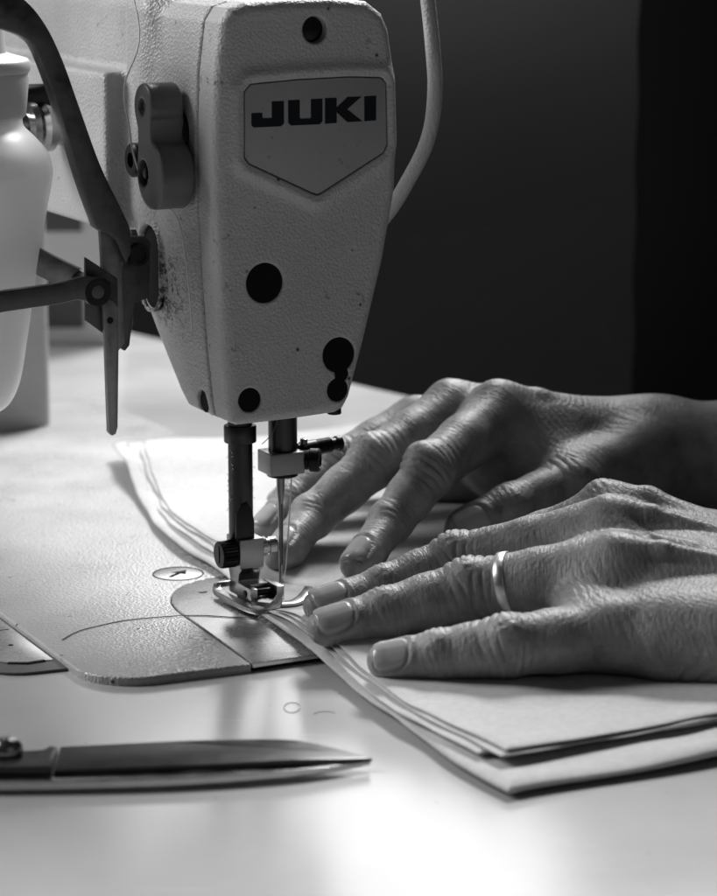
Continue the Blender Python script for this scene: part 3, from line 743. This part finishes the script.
class Finger:
    def __init__(s, J, R, up, knuckle=1.0, wr=1.0, nail=1.0, pad=1.0, nailtilt=0.0):
        s.J = [np.array(j, float) for j in J]; s.R = R; s.k = knuckle; s.wr = wr; s.nl = nail; s.pad = pad
        up = np.array(up, float); s.n = []; s.side = []
        for i in range(3):
            d = s.J[i + 1] - s.J[i]; d /= np.linalg.norm(d)
            n = up - d * (up @ d); n /= np.linalg.norm(n); s.n.append(n); s.side.append(np.cross(d, n))
        s.len = [np.linalg.norm(s.J[i + 1] - s.J[i]) for i in range(3)]
        s.cum = np.r_[0, np.cumsum(s.len)]
    def sdf(s, P):
        J, R = s.J, s.R
        m01 = J[0] * .5 + J[1] * .5; m12 = J[1] * .5 + J[2] * .5
        d = seg_d(P, J[0], m01, R[0], (R[0] * .35 + R[1] * .65) * .97)
        d = smin(d, seg_d(P, m01, J[1], (R[0] * .35 + R[1] * .65) * .97, R[1]), 3)
        d = smin(d, seg_d(P, J[1], m12, R[1], (R[1] + R[2]) * .47), 3)
        d = smin(d, seg_d(P, m12, J[2], (R[1] + R[2]) * .47, R[2]), 3)
        tip = J[3]; d3 = (J[3] - J[2]) / s.len[2]
        d = smin(d, seg_d(P, J[2], tip - d3 * R[3] * .35, R[2], R[3], s.n[2], 1.12), 2.5)
        pad = tip - d3 * R[3] * .9 - s.n[2] * R[3] * .30
        d = smin(d, seg_d(P, pad, pad - d3 * 4, R[3] * .86 * s.pad, R[3] * .8 * s.pad), 3)
        # bony knuckle on top
        kn = J[1] + (s.n[0] + s.n[1]) * .5 * R[1] * .42
        d = smin(d, np.linalg.norm(P - kn, axis=1) - R[1] * .68 * s.k, 4)
        kn = J[2] + (s.n[1] + s.n[2]) * .5 * R[2] * .38
        d = smin(d, np.linalg.norm(P - kn, axis=1) - R[2] * .68, 3)
        return d
    def frame(s, P):
        """arclength, dorsal and lateral offsets, distance from axis (nearest segment)"""
        best = None
        for i in range(3):
            a, b = s.J[i], s.J[i + 1]; ba = b - a; pa = P - a
            t = pa @ ba / (ba @ ba); tc = np.clip(t, 0, 1 if i < 2 else 1.4) if i else np.clip(t, -.5, 1)
            q = pa - tc[:, None] * ba; dist = np.sqrt((q * q).sum(1))
            rec = (dist, s.cum[i] + tc * s.len[i], q @ s.n[i], q @ s.side[i])
            if best is None: best = [r.copy() for r in rec]
            else:
                m = rec[0] < best[0]
                for k in range(4): best[k][m] = rec[k][m]
        return best

def ridges(q, sharp=1.6):
    """skin folds: wide rounded swells with narrow valleys between, 0..-1"""
    c = np.abs(np.cos(q)); return -(1 - c) ** sharp

def finger_disp(fg, P, N):
    dist, s, dors, lat = fg.frame(P)
    R1 = fg.R[1]
    ang = np.arctan2(np.abs(lat), dors)            # 0 on the back of the finger
    mask = 1 / (1 + np.exp((ang - 1.75) / 0.22))
    disp = np.zeros(len(P)); nz = vnoise(P / 4.0, 11); nz2 = vnoise(P / 1.6, 5); nz3 = vnoise(P / 9.0, 8)
    for j, (amp, span, per) in enumerate(((1.55, 9.5, 3.1), (0.8, 5.5, 2.2))):
        c = fg.cum[j + 1]; u = s - c
        bend = (np.abs(lat) / R1) ** 1.7 * 3.0
        q = np.abs(u) - bend * np.clip(1 - np.abs(u) / span, 0, 1) * 0 + bend * 1.0
        q = np.sign(u) * (np.abs(u) + bend * 0.55)
        w = np.exp(-(np.abs(u) / span) ** 2.4)
        ctr = np.exp(-(u / 2.4) ** 2 - (lat / (R1 * .45)) ** 2)
        disp += amp * fg.wr * mask * w * (0.22 + 0.78 * np.clip(ang / 0.9, 0, 1)) * (1 - .75 * ctr) * ridges(math.pi * (q + 0.32 * nz + 0.12 * nz2 + 0.5 * nz3) / per, 1.6) * (0.75 + 0.4 * nz3)
        disp += amp * .3 * fg.wr * ctr * (0.8 + nz2)
    along = np.clip((s - 2) / 6, 0, 1) * np.clip((fg.cum[3] - 9 - s) / 5, 0, 1)
    disp += 0.07 * fg.wr * mask * along * ridges(math.pi * (s + 1.3 * nz + 0.35 * nz2 + 0.2 * lat) / 2.3, 1.3)
    disp += 0.05 * fg.wr * mask * along * ridges(math.pi * (s * .45 + lat * .9 + 1.1 * nz) / 2.4, 1.2)
    # palm-side flexion creases
    for c in (fg.cum[1], fg.cum[2]):
        disp -= 0.5 * (1 - mask) * np.exp(-((s - c + .4 * nz) / .7) ** 2)
    # nail
    L = 11.5 * fg.nl * fg.R[3] / 6.6; Wn = fg.R[3] * .86
    c = fg.cum[3] + fg.R[3] * .18 - L / 2 + 0.6
    x = (s - c) / (L / 2); a = lat / Wn
    ex = np.where(x < 0, 2.6, 5.0)
    rr = (np.abs(x) ** ex + np.abs(a) ** 3.6) ** (1 / 3.2)
    dm = 1 / (1 + np.exp(-(dors - fg.R[3] * .12) / 0.25))
    nail = np.clip((1.0 - rr) / 0.07, 0, 1) * dm
    near = np.exp(-np.abs(rr - 1.06) / 0.05) * dm
    fold = np.exp(-((rr - 1.25) / 0.14) ** 2) * dm * (x < .75)
    disp = disp * np.clip((rr - 1.0) / .5, 0, 1)
    disp += -0.48 * near + 0.4 * fold + 0.22 * nail + nail * 0.015 * np.sin(a * 16)
    disp += nail * np.clip(x, 0, 1) ** 2 * 0.35
    return disp, nail

class Hand:
    def __init__(s, fingers, palm, k_palm=11, k_f=7, ridges=(), own=None):
        s.f = fingers; s.palm = palm; s.kp = k_palm; s.kf = k_f; s.t = ridges
    def sdf(s, P):
        P = P.astype(np.float32)
        d = None
        for (a, b, ra, rb, n, g) in s.palm:
            e = seg_d(P, a, b, ra, rb, n, g); d = e if d is None else smin(d, e, s.kp)
        for (pts, r0, r1, k) in s.t:               # tendons and veins
            n = len(pts) - 1
            for i in range(n):
                e = seg_d(P, pts[i], pts[i + 1], r0 + (r1 - r0) * i / n, r0 + (r1 - r0) * (i + 1) / n); d = smin(d, e, k)
        fd = None
        for fg in s.f:
            e = fg.sdf(P); fd = e if fd is None else smin(fd, e, 0.9)
        return smin(d, fd, s.kf)
    def build(s, name, lo, hi, h, parent, origin, extra=None):
        V, Q = surface(s.sdf, lo, hi, h, 2)
        _, g = grad(s.sdf, V, 0.5); N = g / np.maximum(np.linalg.norm(g, axis=1), 1e-6)[:, None]
        disp = np.zeros(len(V)); nail = np.zeros(len(V)); wsum = np.zeros(len(V)); UV = np.zeros((len(V), 3))
        D = np.stack([fg.sdf(V.astype(np.float32)) for fg in s.f], 1); near = D.argmin(1)
        for i, fg in enumerate(s.f):
            m = (near == i) & (D[:, i] < 2.5)
            if not m.any(): continue
            dd, nn = finger_disp(fg, V[m], N[m]); w = np.clip((2.5 - D[m, i]) / 2.0, 0, 1)
            disp[m] += dd * w; nail[m] = nn; wsum[m] = w
            fr_ = fg.frame(V[m]); UV[m, 0] = fr_[1]; UV[m, 1] = fr_[3]; UV[m, 2] = i * 37
        if extra is not None: disp += extra(V, N) * (1 - wsum * .8)
        V = V + N * disp[:, None]
        o = mesh_obj(name, V, Q, M['skin'], parent, origin=(0, 0, 0))
        a = o.data.attributes.new('nail', 'FLOAT', 'POINT')
        if len(a.data) == len(nail): a.data.foreach_set('value', nail.astype(np.float32))
        a = o.data.attributes.new('finger_weight', 'FLOAT', 'POINT'); b_ = o.data.attributes.new('skin_uv', 'FLOAT_VECTOR', 'POINT')
        if len(a.data) == len(nail):
            a.data.foreach_set('value', wsum.astype(np.float32)); b_.data.foreach_set('vector', UV.astype(np.float32).ravel())
        o.location = -Vector(origin) * S
        return o

PO = (190, -60, TZ)
person = empty('person', PO)
tag(person, 'older person of whom two wrinkled bare hands show, holding the white cloth flat', 'person')

up = (-0.30, -0.42, 0.86)       # the near hand leans to its little finger
A = np.array
pinky = Finger([(107.3, -112, 16.5), (75, -121, 16.0), (53.9, -119, 12.4), (34.5, -118, 9.8)], [11.5, 10.0, 8.3, 6.5], (-0.15, -0.62, 0.78), 1.0, 1.0)
ringf = Finger([(112.9, -88, 32), (65.4, -75, 22), (36.6, -80, 15), (15.0, -87, 11.8)], [12.5, 10.5, 8.9, 7.1], (-0.2, -0.52, 0.83), 1.05, 1.1)
middle = Finger([(113.4, -64, 39), (62, -46, 24), (36.8, -52, 15.8), (13.0, -62, 12.2)], [12.3, 10.0, 8.4, 6.8], (-0.2, -0.45, 0.87), 1.05, 1.1)
index = Finger([(113.9, -44, 39), (71.5, -36, 21.5), (53, -34, 13.5), (39, -38, 10.5)], [11.5, 9.4, 7.6, 6.4], (-0.2, -0.3, 0.93), 1.05, 1.1)
thumb = Finger([(150, -28, 24), (128, -2, 20), (104, 8, 16), (84, 8, 14)], [13, 10, 9.5, 8], (-0.1, 0.3, 0.95), 1, .8)
wr = A((205, -103, 21.0)); wrl = A((205, -120, 19.0)); wru = A((205, -88, 22))
Zn = A((-0.1, -0.35, 0.93)); Zn /= np.linalg.norm(Zn)
palm = [
    (A((112, -109, 17)), wrl, 11.5, 17, None, 1), (A((116, -89, 27)), wr, 12.5, 17, None, 1),
    (A((116, -66, 33)), wr, 12.5, 17, None, 1), (A((116, -47, 36)), wru, 12, 16, None, 1),
    (A((128, -113, 15)), A((190, -130, 18)), 13.5, 17, None, 1), (A((140, -56, 22)), A((190, -82, 20)), 15, 17, None, 1),
    (A((212, -104, 21)), A((330, -108, 36)), 21, 30, Zn, 1.15), (A((130, -85, 18)), A((180, -102, 18)), 12, 14, None, 1),
    (A((101, -99, 21)), A((112, -80, 29)), 9.5, 9.5, None, 1), (A((101, -78, 26)), A((114, -60, 33)), 9.5, 9.5, None, 1), (A((101, -55, 30)), A((116, -50, 33)), 9.0, 9.5, None, 1),
]
def up_pt(p, r, n=(-0.1, -0.4, 0.91)): n = A(n); n = n / np.linalg.norm(n); return A(p) + n * r
tend = [
    ([A((112.5, -44.5, 47.6)), A((128, -49, 46.8)), A((150, -62, 41.6)), A((205, -88, 38))], 5.6, 2.0, 4.0),
    ([A((113, -65, 47.0)), A((127, -69, 46.3)), A((150, -79, 42.0)), A((205, -100, 40))], 4.3, 1.9, 2.2),
    ([A((112.5, -90, 40)), A((128, -94, 40.3)), A((150, -100, 37.8)), A((205, -112, 37))], 4.2, 1.9, 2.2),
    ([A((107.5, -114, 23)), A((124, -114, 25.5)), A((150, -118, 26.5)), A((205, -124, 31))], 3.6, 1.8, 3.6),
    ([A((122, -60, 45.5)), A((136, -70, 42.3)), A((150, -77, 39.5)), A((168, -90, 38)), A((205, -106, 37))], 1.9, 1.7, 2.6),
    ([A((126, -81, 41.5)), A((140, -88, 38.8)), A((156, -98, 36)), A((176, -108, 34.5)), A((205, -118, 33))], 1.9, 1.8, 2.6),
    ([A((130, -52, 46.5)), A((142, -58, 43)), A((156, -66, 40.0))], 1.6, 1.2, 3),
]
near_hand = Hand([pinky, ringf, middle, index, thumb], palm, 12, 6.5, tend)
def back_extra(V, N):
    n1 = vnoise(V / 5.0, 3); n2 = vnoise(V / 1.7, 6); n3 = vnoise(V / 14.0, 2)
    a = V @ A((0.93, 0.15, 0.33)); b_ = V @ A((0.15, -0.88, 0.3))
    r = 0.09 * ridges(math.pi * (a * .75 + b_ * .5 + 1.4 * n1 + .3 * n2) / 1.7, 1.2) + 0.08 * ridges(math.pi * (a * .8 - b_ * .55 + 1.5 * n1) / 1.9, 1.2)
    web = np.exp(-(((V[:, 0] - 100) / 16) ** 2)) * 0.25 * ridges(math.pi * (a + 1.2 * n1) / 2.9, 1.4)
    heel = 0
    for c, sl_ in ((133, .5), (139, .9)):
        heel = heel - 0.9 * np.exp(-((V[:, 0] - c - (V[:, 2] - 10) * sl_ + n1) / 0.8) ** 2) * np.exp(-((V[:, 2] - 8) / 7) ** 2) * (V[:, 1] < -100)
    return r + web + heel + 0.25 * n3
near_hand.build('left_hand', (2, -162, -8), (270, 30, 66), 0.5, person, PO, back_extra)['label'] = 'wrinkled left hand wearing a narrow ring, pressing the cloth nearest the scissors'
bpy.data.objects['left_hand'].name = 'hand'

# far hand ------------------------------------------------------------
u2 = (-0.35, -0.45, 0.82)
fi = Finger([(82, 72, 52), (54.5, 34, 38.5), (39.5, 18, 22), (26.3, -5, 11.2)], [12.2, 10.0, 8.4, 7.0], (-0.55, -0.30, 0.78), 1.05, .8)
fm = Finger([(63.8, 80, 51.5), (34, 52, 38), (10, 35, 20), (-2.2, 10.5, 11)], [12.0, 10.0, 8.6, 7.4], (-0.6, -0.25, 0.75), 1.05, .8)
fr = Finger([(50.4, 98, 43), (19.5, 78, 31), (1.6, 62, 19), (-10, 48, 11)], [11.5, 9.4, 8.0, 6.8], (-0.6, -0.2, 0.77), 1, .7)
fp4 = Finger([(42.6, 118, 34), (18, 108, 24), (5, 102, 17), (-5, 94, 11)], [10.5, 8.6, 7.2, 6.2], (-0.6, -0.1, 0.77), 1, .7)
ft = Finger([(138, 72, 35), (110, 48, 29), (86, 34, 23), (66, 26, 16.0)], [13, 11.4, 10.4, 8.9], (-0.35, -0.88, 0.15), 1, .6, 0.8)
wc = A((146, 92, 31)); 
palm2 = [
    (A((84, 74, 49)), wc, 12.5, 18, None, 1), (A((66, 83, 48)), wc, 12.2, 18, None, 1), (A((54, 100, 39)), wc + A((0, 12, -2)), 12, 17, None, 1),
    (A((46, 119, 30)), wc + A((0, 18, -4)), 11, 16, None, 1), (A((134, 72, 27)), wc, 15, 18, None, 1), (A((92, 78, 34)), A((130, 80, 28)), 15, 16, None, 1), (A((88, 70, 38)), A((110, 58, 30)), 12, 12.5, None, 1), (A((84, 82, 30)), A((112, 76, 24)), 14, 15, None, 1),
    (A((80, 95, 34)), A((130, 100, 30)), 14, 16, None, 1), (A((62, 112, 20)), A((130, 108, 22)), 13, 16, None, 1), (wc, A((185, 88, 28)), 22, 24.5, (0, 0, 1), 1.0), (A((185, 88, 28)), A((340, 104, 30)), 25, 31, None, 1),
]
tend2 = [
    ([A((82, 73, 60)), A((98, 79, 56.5)), A((120, 86, 48.5)), A((150, 94, 44))], 4.8, 2.4, 4.5),
    ([A((63.5, 82, 58.5)), A((80, 88, 57)), A((105, 93, 52)), A((150, 100, 46))], 4.6, 2.2, 4.5),
    ([A((96, 70, 52)), A((112, 72, 45.5)), A((128, 73, 43)), A((142, 74, 43)), A((156, 78, 39))], 2.2, 1.8, 3),
    ([A((92, 72, 56)), A((112, 79, 49)), A((130, 80, 44.5)), A((143, 76, 43.5))], 1.9, 1.7, 2.5),
    ([A((142, 72, 42)), A((150, 69, 36)), A((155, 66, 29))], 2.2, 1.6, 3),
]
far_hand = Hand([fi, fm, fr, fp4, ft], palm2, 12, 7, tend2)
def back2(V, N):
    n1 = vnoise(V / 6.0, 13); n2 = vnoise(V / 2.1, 16); n3 = vnoise(V / 14.0, 12)
    a = V @ A((0.8, 0.5, -0.33)); b_ = V @ A((0.5, -0.8, 0.3))
    return np.clip((165 - V[:, 0]) / 40, 0.25, 1) * (0.08 * ridges(math.pi * (a * .75 + b_ * .5 + 1.4 * n1 + .3 * n2) / 2.0, 1.2) + 0.12 * ridges(math.pi * (a * .8 - b_ * .55 + 1.5 * n1) / 2.1, 1.2)) + 0.3 * n3
h2 = far_hand.build('hand', (-22, -20, -2), (330, 152, 76), 0.65, person, PO, back2)
h2['label'] = 'right hand with arched fingers reaching past the needle, bare forearm going into the dark'

# dark garment of the seated operator, mostly out of the frame
def shirt_sdf(X):
    x, y, z = X[:, 0], X[:, 1], X[:, 2]
    t = np.clip((z + 300) / 900, 0, 1)
    q = np.hypot((x - 350) / 178, (y - 410) / 118) - 1
    d = q * 118
    d = smax(d, np.abs(z - 50) - 425, 50)
    d = smin(d, seg_d(X, (450, 360, 330), (470, 170, 190), 62, 55), 30)
    d = smin(d, seg_d(X, (470, 170, 190), (262, 101, 33), 52, 40), 20)
    d = smin(d, seg_d(X, (430, 340, 330), (440, 60, 200), 62, 55), 30)
    d = smin(d, seg_d(X, (440, 60, 200), (262, -73, 38), 52, 40), 20)
    return d + 0.8 * np.sin(x / 13 + z / 17) * np.sin(y / 19 - z / 23)
Vv, Q = surface(shirt_sdf, (150, -130, -320), (560, 560, 580), 7.0, 1)
sh_ = mesh_obj('shirt', Vv, Q, M['curtain'], person); sh_.location = -Vector(PO) * S

# ring ----------------------------------------------------------------
a = ringf.J[0]; b = ringf.J[1]; d = (b - a) / np.linalg.norm(b - a)
c0 = a + (b - a) * 0.735
V = []; F = []; n = 72
nrm = ringf.n[0]; sd = ringf.side[0]; rad = 10.3
prof = [(-1.9, -.3), (-1.85, 0.55), (-1.5, 0.9), (0, 1.0), (1.5, 0.9), (1.85, 0.55), (1.9, -.3), (0, -0.5)]
for i in range(n):
    A_ = 2 * math.pi * i / n; dirv = nrm * math.cos(A_) + sd * math.sin(A_)
    for (h, e) in prof:
        r = rad + e + (0.05 * math.sin(i * 1.9) if e > .6 else 0)
        V.append(c0 + d * (h + math.cos(A_) * 0.5) + dirv * r)
m_ = len(prof)
for i in range(n):
    for k in range(m_): F.append((i * m_ + k, i * m_ + (k + 1) % m_, ((i + 1) % n) * m_ + (k + 1) % m_, ((i + 1) % n) * m_ + k))
M['ring'] = metal('worn_silver', 0.75, 0.38, (500, 500, 500), 0.5)
rg = mesh_obj('ring', V, F, M['ring'], None, origin=tuple(c0)); tag(rg, 'narrow worn silver ring on a finger of the near hand', 'ring')

# ------------------------------------------------------------------ shears
shr = empty('shears', (-20, -190, TZ)); tag(shr, 'closed steel tailor shears lying on the table with the blades pointing to the cloth', 'shears')
def slope(o, y0, y1, dz):
    for v in o.data.vertices:
        yy = v.co.y / S - 0; v.co.z += S * dz * max(0.0, min(1.0, (yy - y0) / (y1 - y0))) * (1 if v.co.z > 0.8 * S else 0) * max(0.0, min(1.0, (50 - v.co.x / S) / 35))
    return o
def taper(o):
    for v in o.data.vertices:
        k = max(0.10, min(1.0, (53 - v.co.x / S) / 45)); v.co.z = (v.co.z + 1.0 * S - 0) * k - 1.0 * S
    return o
def shr_poly(name, pts, z0, z1, mt, w, lift=0.0):
    p = MB().prism(pts, z0, z1, 'xyz', w=w, seg=2, deg=20); o = p.build(name, mt, shr, deg=35); o.location = -Vector((-20, -190, TZ)) * S; return o
up_edge = catmull([(-61.5, -183.0), (-49.6, -181.5), (-26, -178.6), (-8, -177.4), (7, -177.6), (20, -180.4), (30.5, -185.0)], 6)
low_edge = catmull([(31.8, -186.0), (20, -189.6), (4, -193.2), (-26, -197.0), (-61.5, -200.5)], 6)
M['blade'] = metal('blade_steel', 0.085, 0.36, (300, 900, 300), 0.1); M['edge'] = metal('honed_edge', 0.55, 0.2, (300, 900, 300), 0.05)
taper(slope(shr_poly('blade', [tuple(p) for p in up_edge] + [tuple(p) for p in low_edge], 0.2, 2.0, M['blade'], 0.5), -201, -177, 1.8))
lo2 = catmull([(31.2, -186.0), (18, -192.4), (2, -197.8), (-26, -203.4), (-62, -206.4), (-110, -207.5), (-150, -208)], 6)
hi2 = catmull([(-150, -197), (-110, -199), (-61, -199.4), (-26, -197.6), (4, -193.8), (20, -190.2)], 6)
b2 = taper(shr_poly('blade', [tuple(p) for p in lo2] + [tuple(p) for p in hi2], -1.9, 0.6, M['edge'], 0.5))
tang = shr_poly('tang', [(-62.0, -183.6), (-64.5, -182.6), (-66, -186), (-78, -188.5), (-100, -190), (-150, -192), (-150, -202), (-100, -202), (-62.0, -201.4)], -0.4, 3.6, M['blade'], 0.8)
pv = MB().lathe((-76.5, -190, 3.2), (-76.5, -190, 9), [(0, 4.9), (1.6, 5.1), (3.0, 4.7), (4.3, 3.7), (5.1, 2.2), (5.4, 0.3)], 40)
pv = pv.build('pivot_screw', M['chrome'], shr); pv.location = -Vector((-20, -190, TZ)) * S

# ------------------------------------------------------------------ oil bottle hanging in the straps
bt = empty('plastic_bottle', (-116, 0, 60)); tag(bt, 'translucent white plastic bottle with a ribbed cap held in dark straps beside the machine', 'bottle')
bo = (-116, 0, 60)
def bl(name, prof, z0, mt, n=64, rib=0, nrib=0):
    V = []; F = []
    for (h, r) in prof:
        for i in range(n):
            A_ = 2 * math.pi * i / n; rr = r - (rib if (nrib and i % 2) else 0)
            V.append((-116 + rr * math.cos(A_), rr * math.sin(A_), z0 + h))
    for k in range(len(prof) - 1):
        for i in range(n): F.append((k * n + i, k * n + (i + 1) % n, (k + 1) * n + (i + 1) % n, (k + 1) * n + i))
    F.append(tuple(range(n))[::-1]); F.append(tuple((len(prof) - 1) * n + i for i in range(n)))
    o = mesh_obj(name, V, F, mt, bt, sharp=50); o.location = -Vector(bo) * S; return o
body = [(0, 3), (0.6, 9), (2.5, 13.5), (6, 17.5), (14, 21.0), (30, 24.0), (65, 30.0), (86, 34.2), (91, 34.4), (96, 33.0), (101, 29), (105, 25.0), (107, 24.3), (110, 24.3)]
body = [(h, max(r_, .5)) for h, r_ in catmull(body, 5)]
bl('bottle_body', body, 66, M['bottle'])
bl('cap', [(0, 24.6), (1, 25.6), (14, 27.0), (16, 26.6)], 174.5, M['cap'], 128, 0.5, 1)
bl('cap_rim', [(0, 27.0), (1, 27.6), (3.5, 27.8), (4.8, 26.6), (6.4, 21), (7.0, 19.5)], 190.5, M['cap'])
bl('spout', [(0, 19.5), (4, 18.8), (30, 17.6), (40, 17)], 196, M['cap'])

# ------------------------------------------------------------------ tube at the upper right
tb = catmull([(48, 60, 300), (50.5, 40, 240), (54.4, 30, 200), (55.5, 30, 182), (53.5, 30, 165.7), (47.0, 30, 151.0), (36, 32, 134), (20, 40, 122)], 10)
o = MB().tube(tb, 2.75, 24).build('tube', M['tube']); tag(o, 'grey flexible tube curving down behind the machine head', 'tube')

# ------------------------------------------------------------------ threads
th = [W(-44, 45, 240), W(-41, 30, 205), W(-50.4, 22, 186), W(-51.6, 15, 172), W(-51.6, 11, 162), W(-47, 9, 148), W(-38.5, 5, 141), W(-37.6, -2, 122), W(-36.8, -4, 100)]
o = MB().tube(catmull(th, 6), 0.30, 8).build('upper_thread', M['thread']); tag(o, 'thin white thread running down the rear side of the head through the grey guide', 'thread')
th = [W(4.5, 2, 70), W(4.2, 1, 60), W(3.6, 0.5, 50), W(3.0, -1, 44), W(1.7, -1.2, 26), W(0.0, -1.4, 9), W(-1, -1.2, 6)]
o = MB().tube(catmull(th, 6), 0.25, 8).build('needle_thread', M['thread']); tag(o, 'pale thread hanging beside the needle down to its eye', 'thread')
th = [W(-10.5, -4.5, 58), W(-8.5, -5.4, 60), W(-6.2, -5.8, 63), W(-4.5, -5.8, 68)]
o = MB().tube(catmull(th, 6), 0.14, 8).build('stray_thread', M['dark_thread']); tag(o, 'short dark thread looped between the two upright bars', 'thread')
th = [W(-94.6, -20.9, .25), W(-88, -15, .25), W(-80.7, -11.5, .25), W(-64.4, -8.5, .25), W(-43.4, -13.5, .4), W(-30, -23.1, .4), W(-24, -27, .6)]
o = MB().tube(catmull(th, 8), 0.17, 8).build('loose_thread', M['dark_thread']); tag(o, 'hair-thin loose thread lying in a curve across the bed towards the foot', 'thread')
P = [(6.3 + 2.6 * math.cos(t) , -126.9 + 5.2 * math.sin(t), TZ + .15) for t in np.linspace(0.3, 6.2, 26)]
o = MB().tube(P, 0.085, 6).build('lint_curl', M['lint']); tag(o, 'tiny closed loop of lint on the table between the needle plate and the shears tip', 'lint', 'lint curls on the table')
P = [(17 + 4.2 * math.cos(t), -136 + 5.0 * math.sin(t), TZ + .15) for t in np.linspace(0.7, 2.6, 16)]
o = MB().tube(P, 0.085, 6).build('lint_curl', M['lint']); tag(o, 'tiny open arc of lint on the table beside the cloth edge', 'lint', 'lint curls on the table')

# ------------------------------------------------------------------ blurred things beyond the throat
bx = empty('supply_box', (-160, 560, TZ)); tag(bx, 'out of focus pale box with dark panels painted as openings standing on the table beyond the machine throat', 'box')
def bp(name, c, sz, mt, w=1.5):
    o = MB().box(c, sz, w).build(name, mt, bx); o.location = -Vector((-160, 560, TZ)) * S; return o
bp('case', (-190, 575, 45), (160, 60, 96), M['pale_box'], 3)
bp('opening_panel', (-150, 545.5, 76), (38, 3, 26), M['opening_shade'], .8)  # dark panels on the case front, colour stands for the shade inside
bp('opening_panel', (-150, 545.5, 22), (38, 3, 30), M['opening_shade'], .8)

# ------------------------------------------------------------------ light, world, camera
def area(name, loc, target, sx, sy, power, spread=180):
    l = bpy.data.lights.new(name, 'AREA'); l.shape = 'RECTANGLE'; l.size = sx; l.size_y = sy; l.energy = power
    l.spread = math.radians(spread)
    o = bpy.data.objects.new(name, l); COL.objects.link(o); o.location = loc
    o.rotation_euler = (Vector(target) - Vector(loc)).to_track_quat('-Z', 'Y').to_euler(); return o
area('window_light', (0.50, 1.50, 1.55), (0.0, 0.0, 0.02), 0.65, 0.55, 66)
area('side_window_light', (-1.5, 0.35, 1.15), (0.0, 0.0, 0.1), 0.8, 0.8, 28)
area('back_window_light', (0.75, 2.2, 0.90), (0.0, 0.0, 0.0), 2.6, 0.8, 17)
area('wall_fill_light', (-0.02, 2.15, 0.75), (0.04, 2.58, -0.05), 0.25, 0.1, 2.4, 110)  # added unseen lamp that brightens the wall, falling off to the right
area('room_fill_light', (1.6, -2.2, 1.6), (0, 0, 0.1), 2.0, 1.5, 1.0)

w = bpy.data.worlds.new('World'); scene.world = w; w.use_nodes = True
w.node_tree.nodes['Background'].inputs[0].default_value = (0.5, 0.5, 0.5, 1)
w.node_tree.nodes['Background'].inputs[1].default_value = 0.035

PITCH = math.radians(12.3)
cam = bpy.data.cameras.new('camera'); co = bpy.data.objects.new('camera', cam); COL.objects.link(co)
co.location = (27.61 * S, -905 * S, 252 * S); co.rotation_euler = (math.pi / 2 - PITCH, 0, 0)
cam.sensor_fit = 'HORIZONTAL'; cam.sensor_width = 24.0; cam.lens = 85.02
cam.clip_start = 0.02; cam.clip_end = 50
cam.dof.use_dof = True; cam.dof.focus_distance = 0.895; cam.dof.aperture_fstop = 11.0
scene.camera = co
scene.render.engine = 'CYCLES'
scene.cycles.use_denoising = True
scene.cycles.max_bounces = 8
scene.view_settings.view_transform = 'Standard'; scene.view_settings.look = 'None'
scene.view_settings.exposure = 0.2; scene.view_settings.gamma = 1
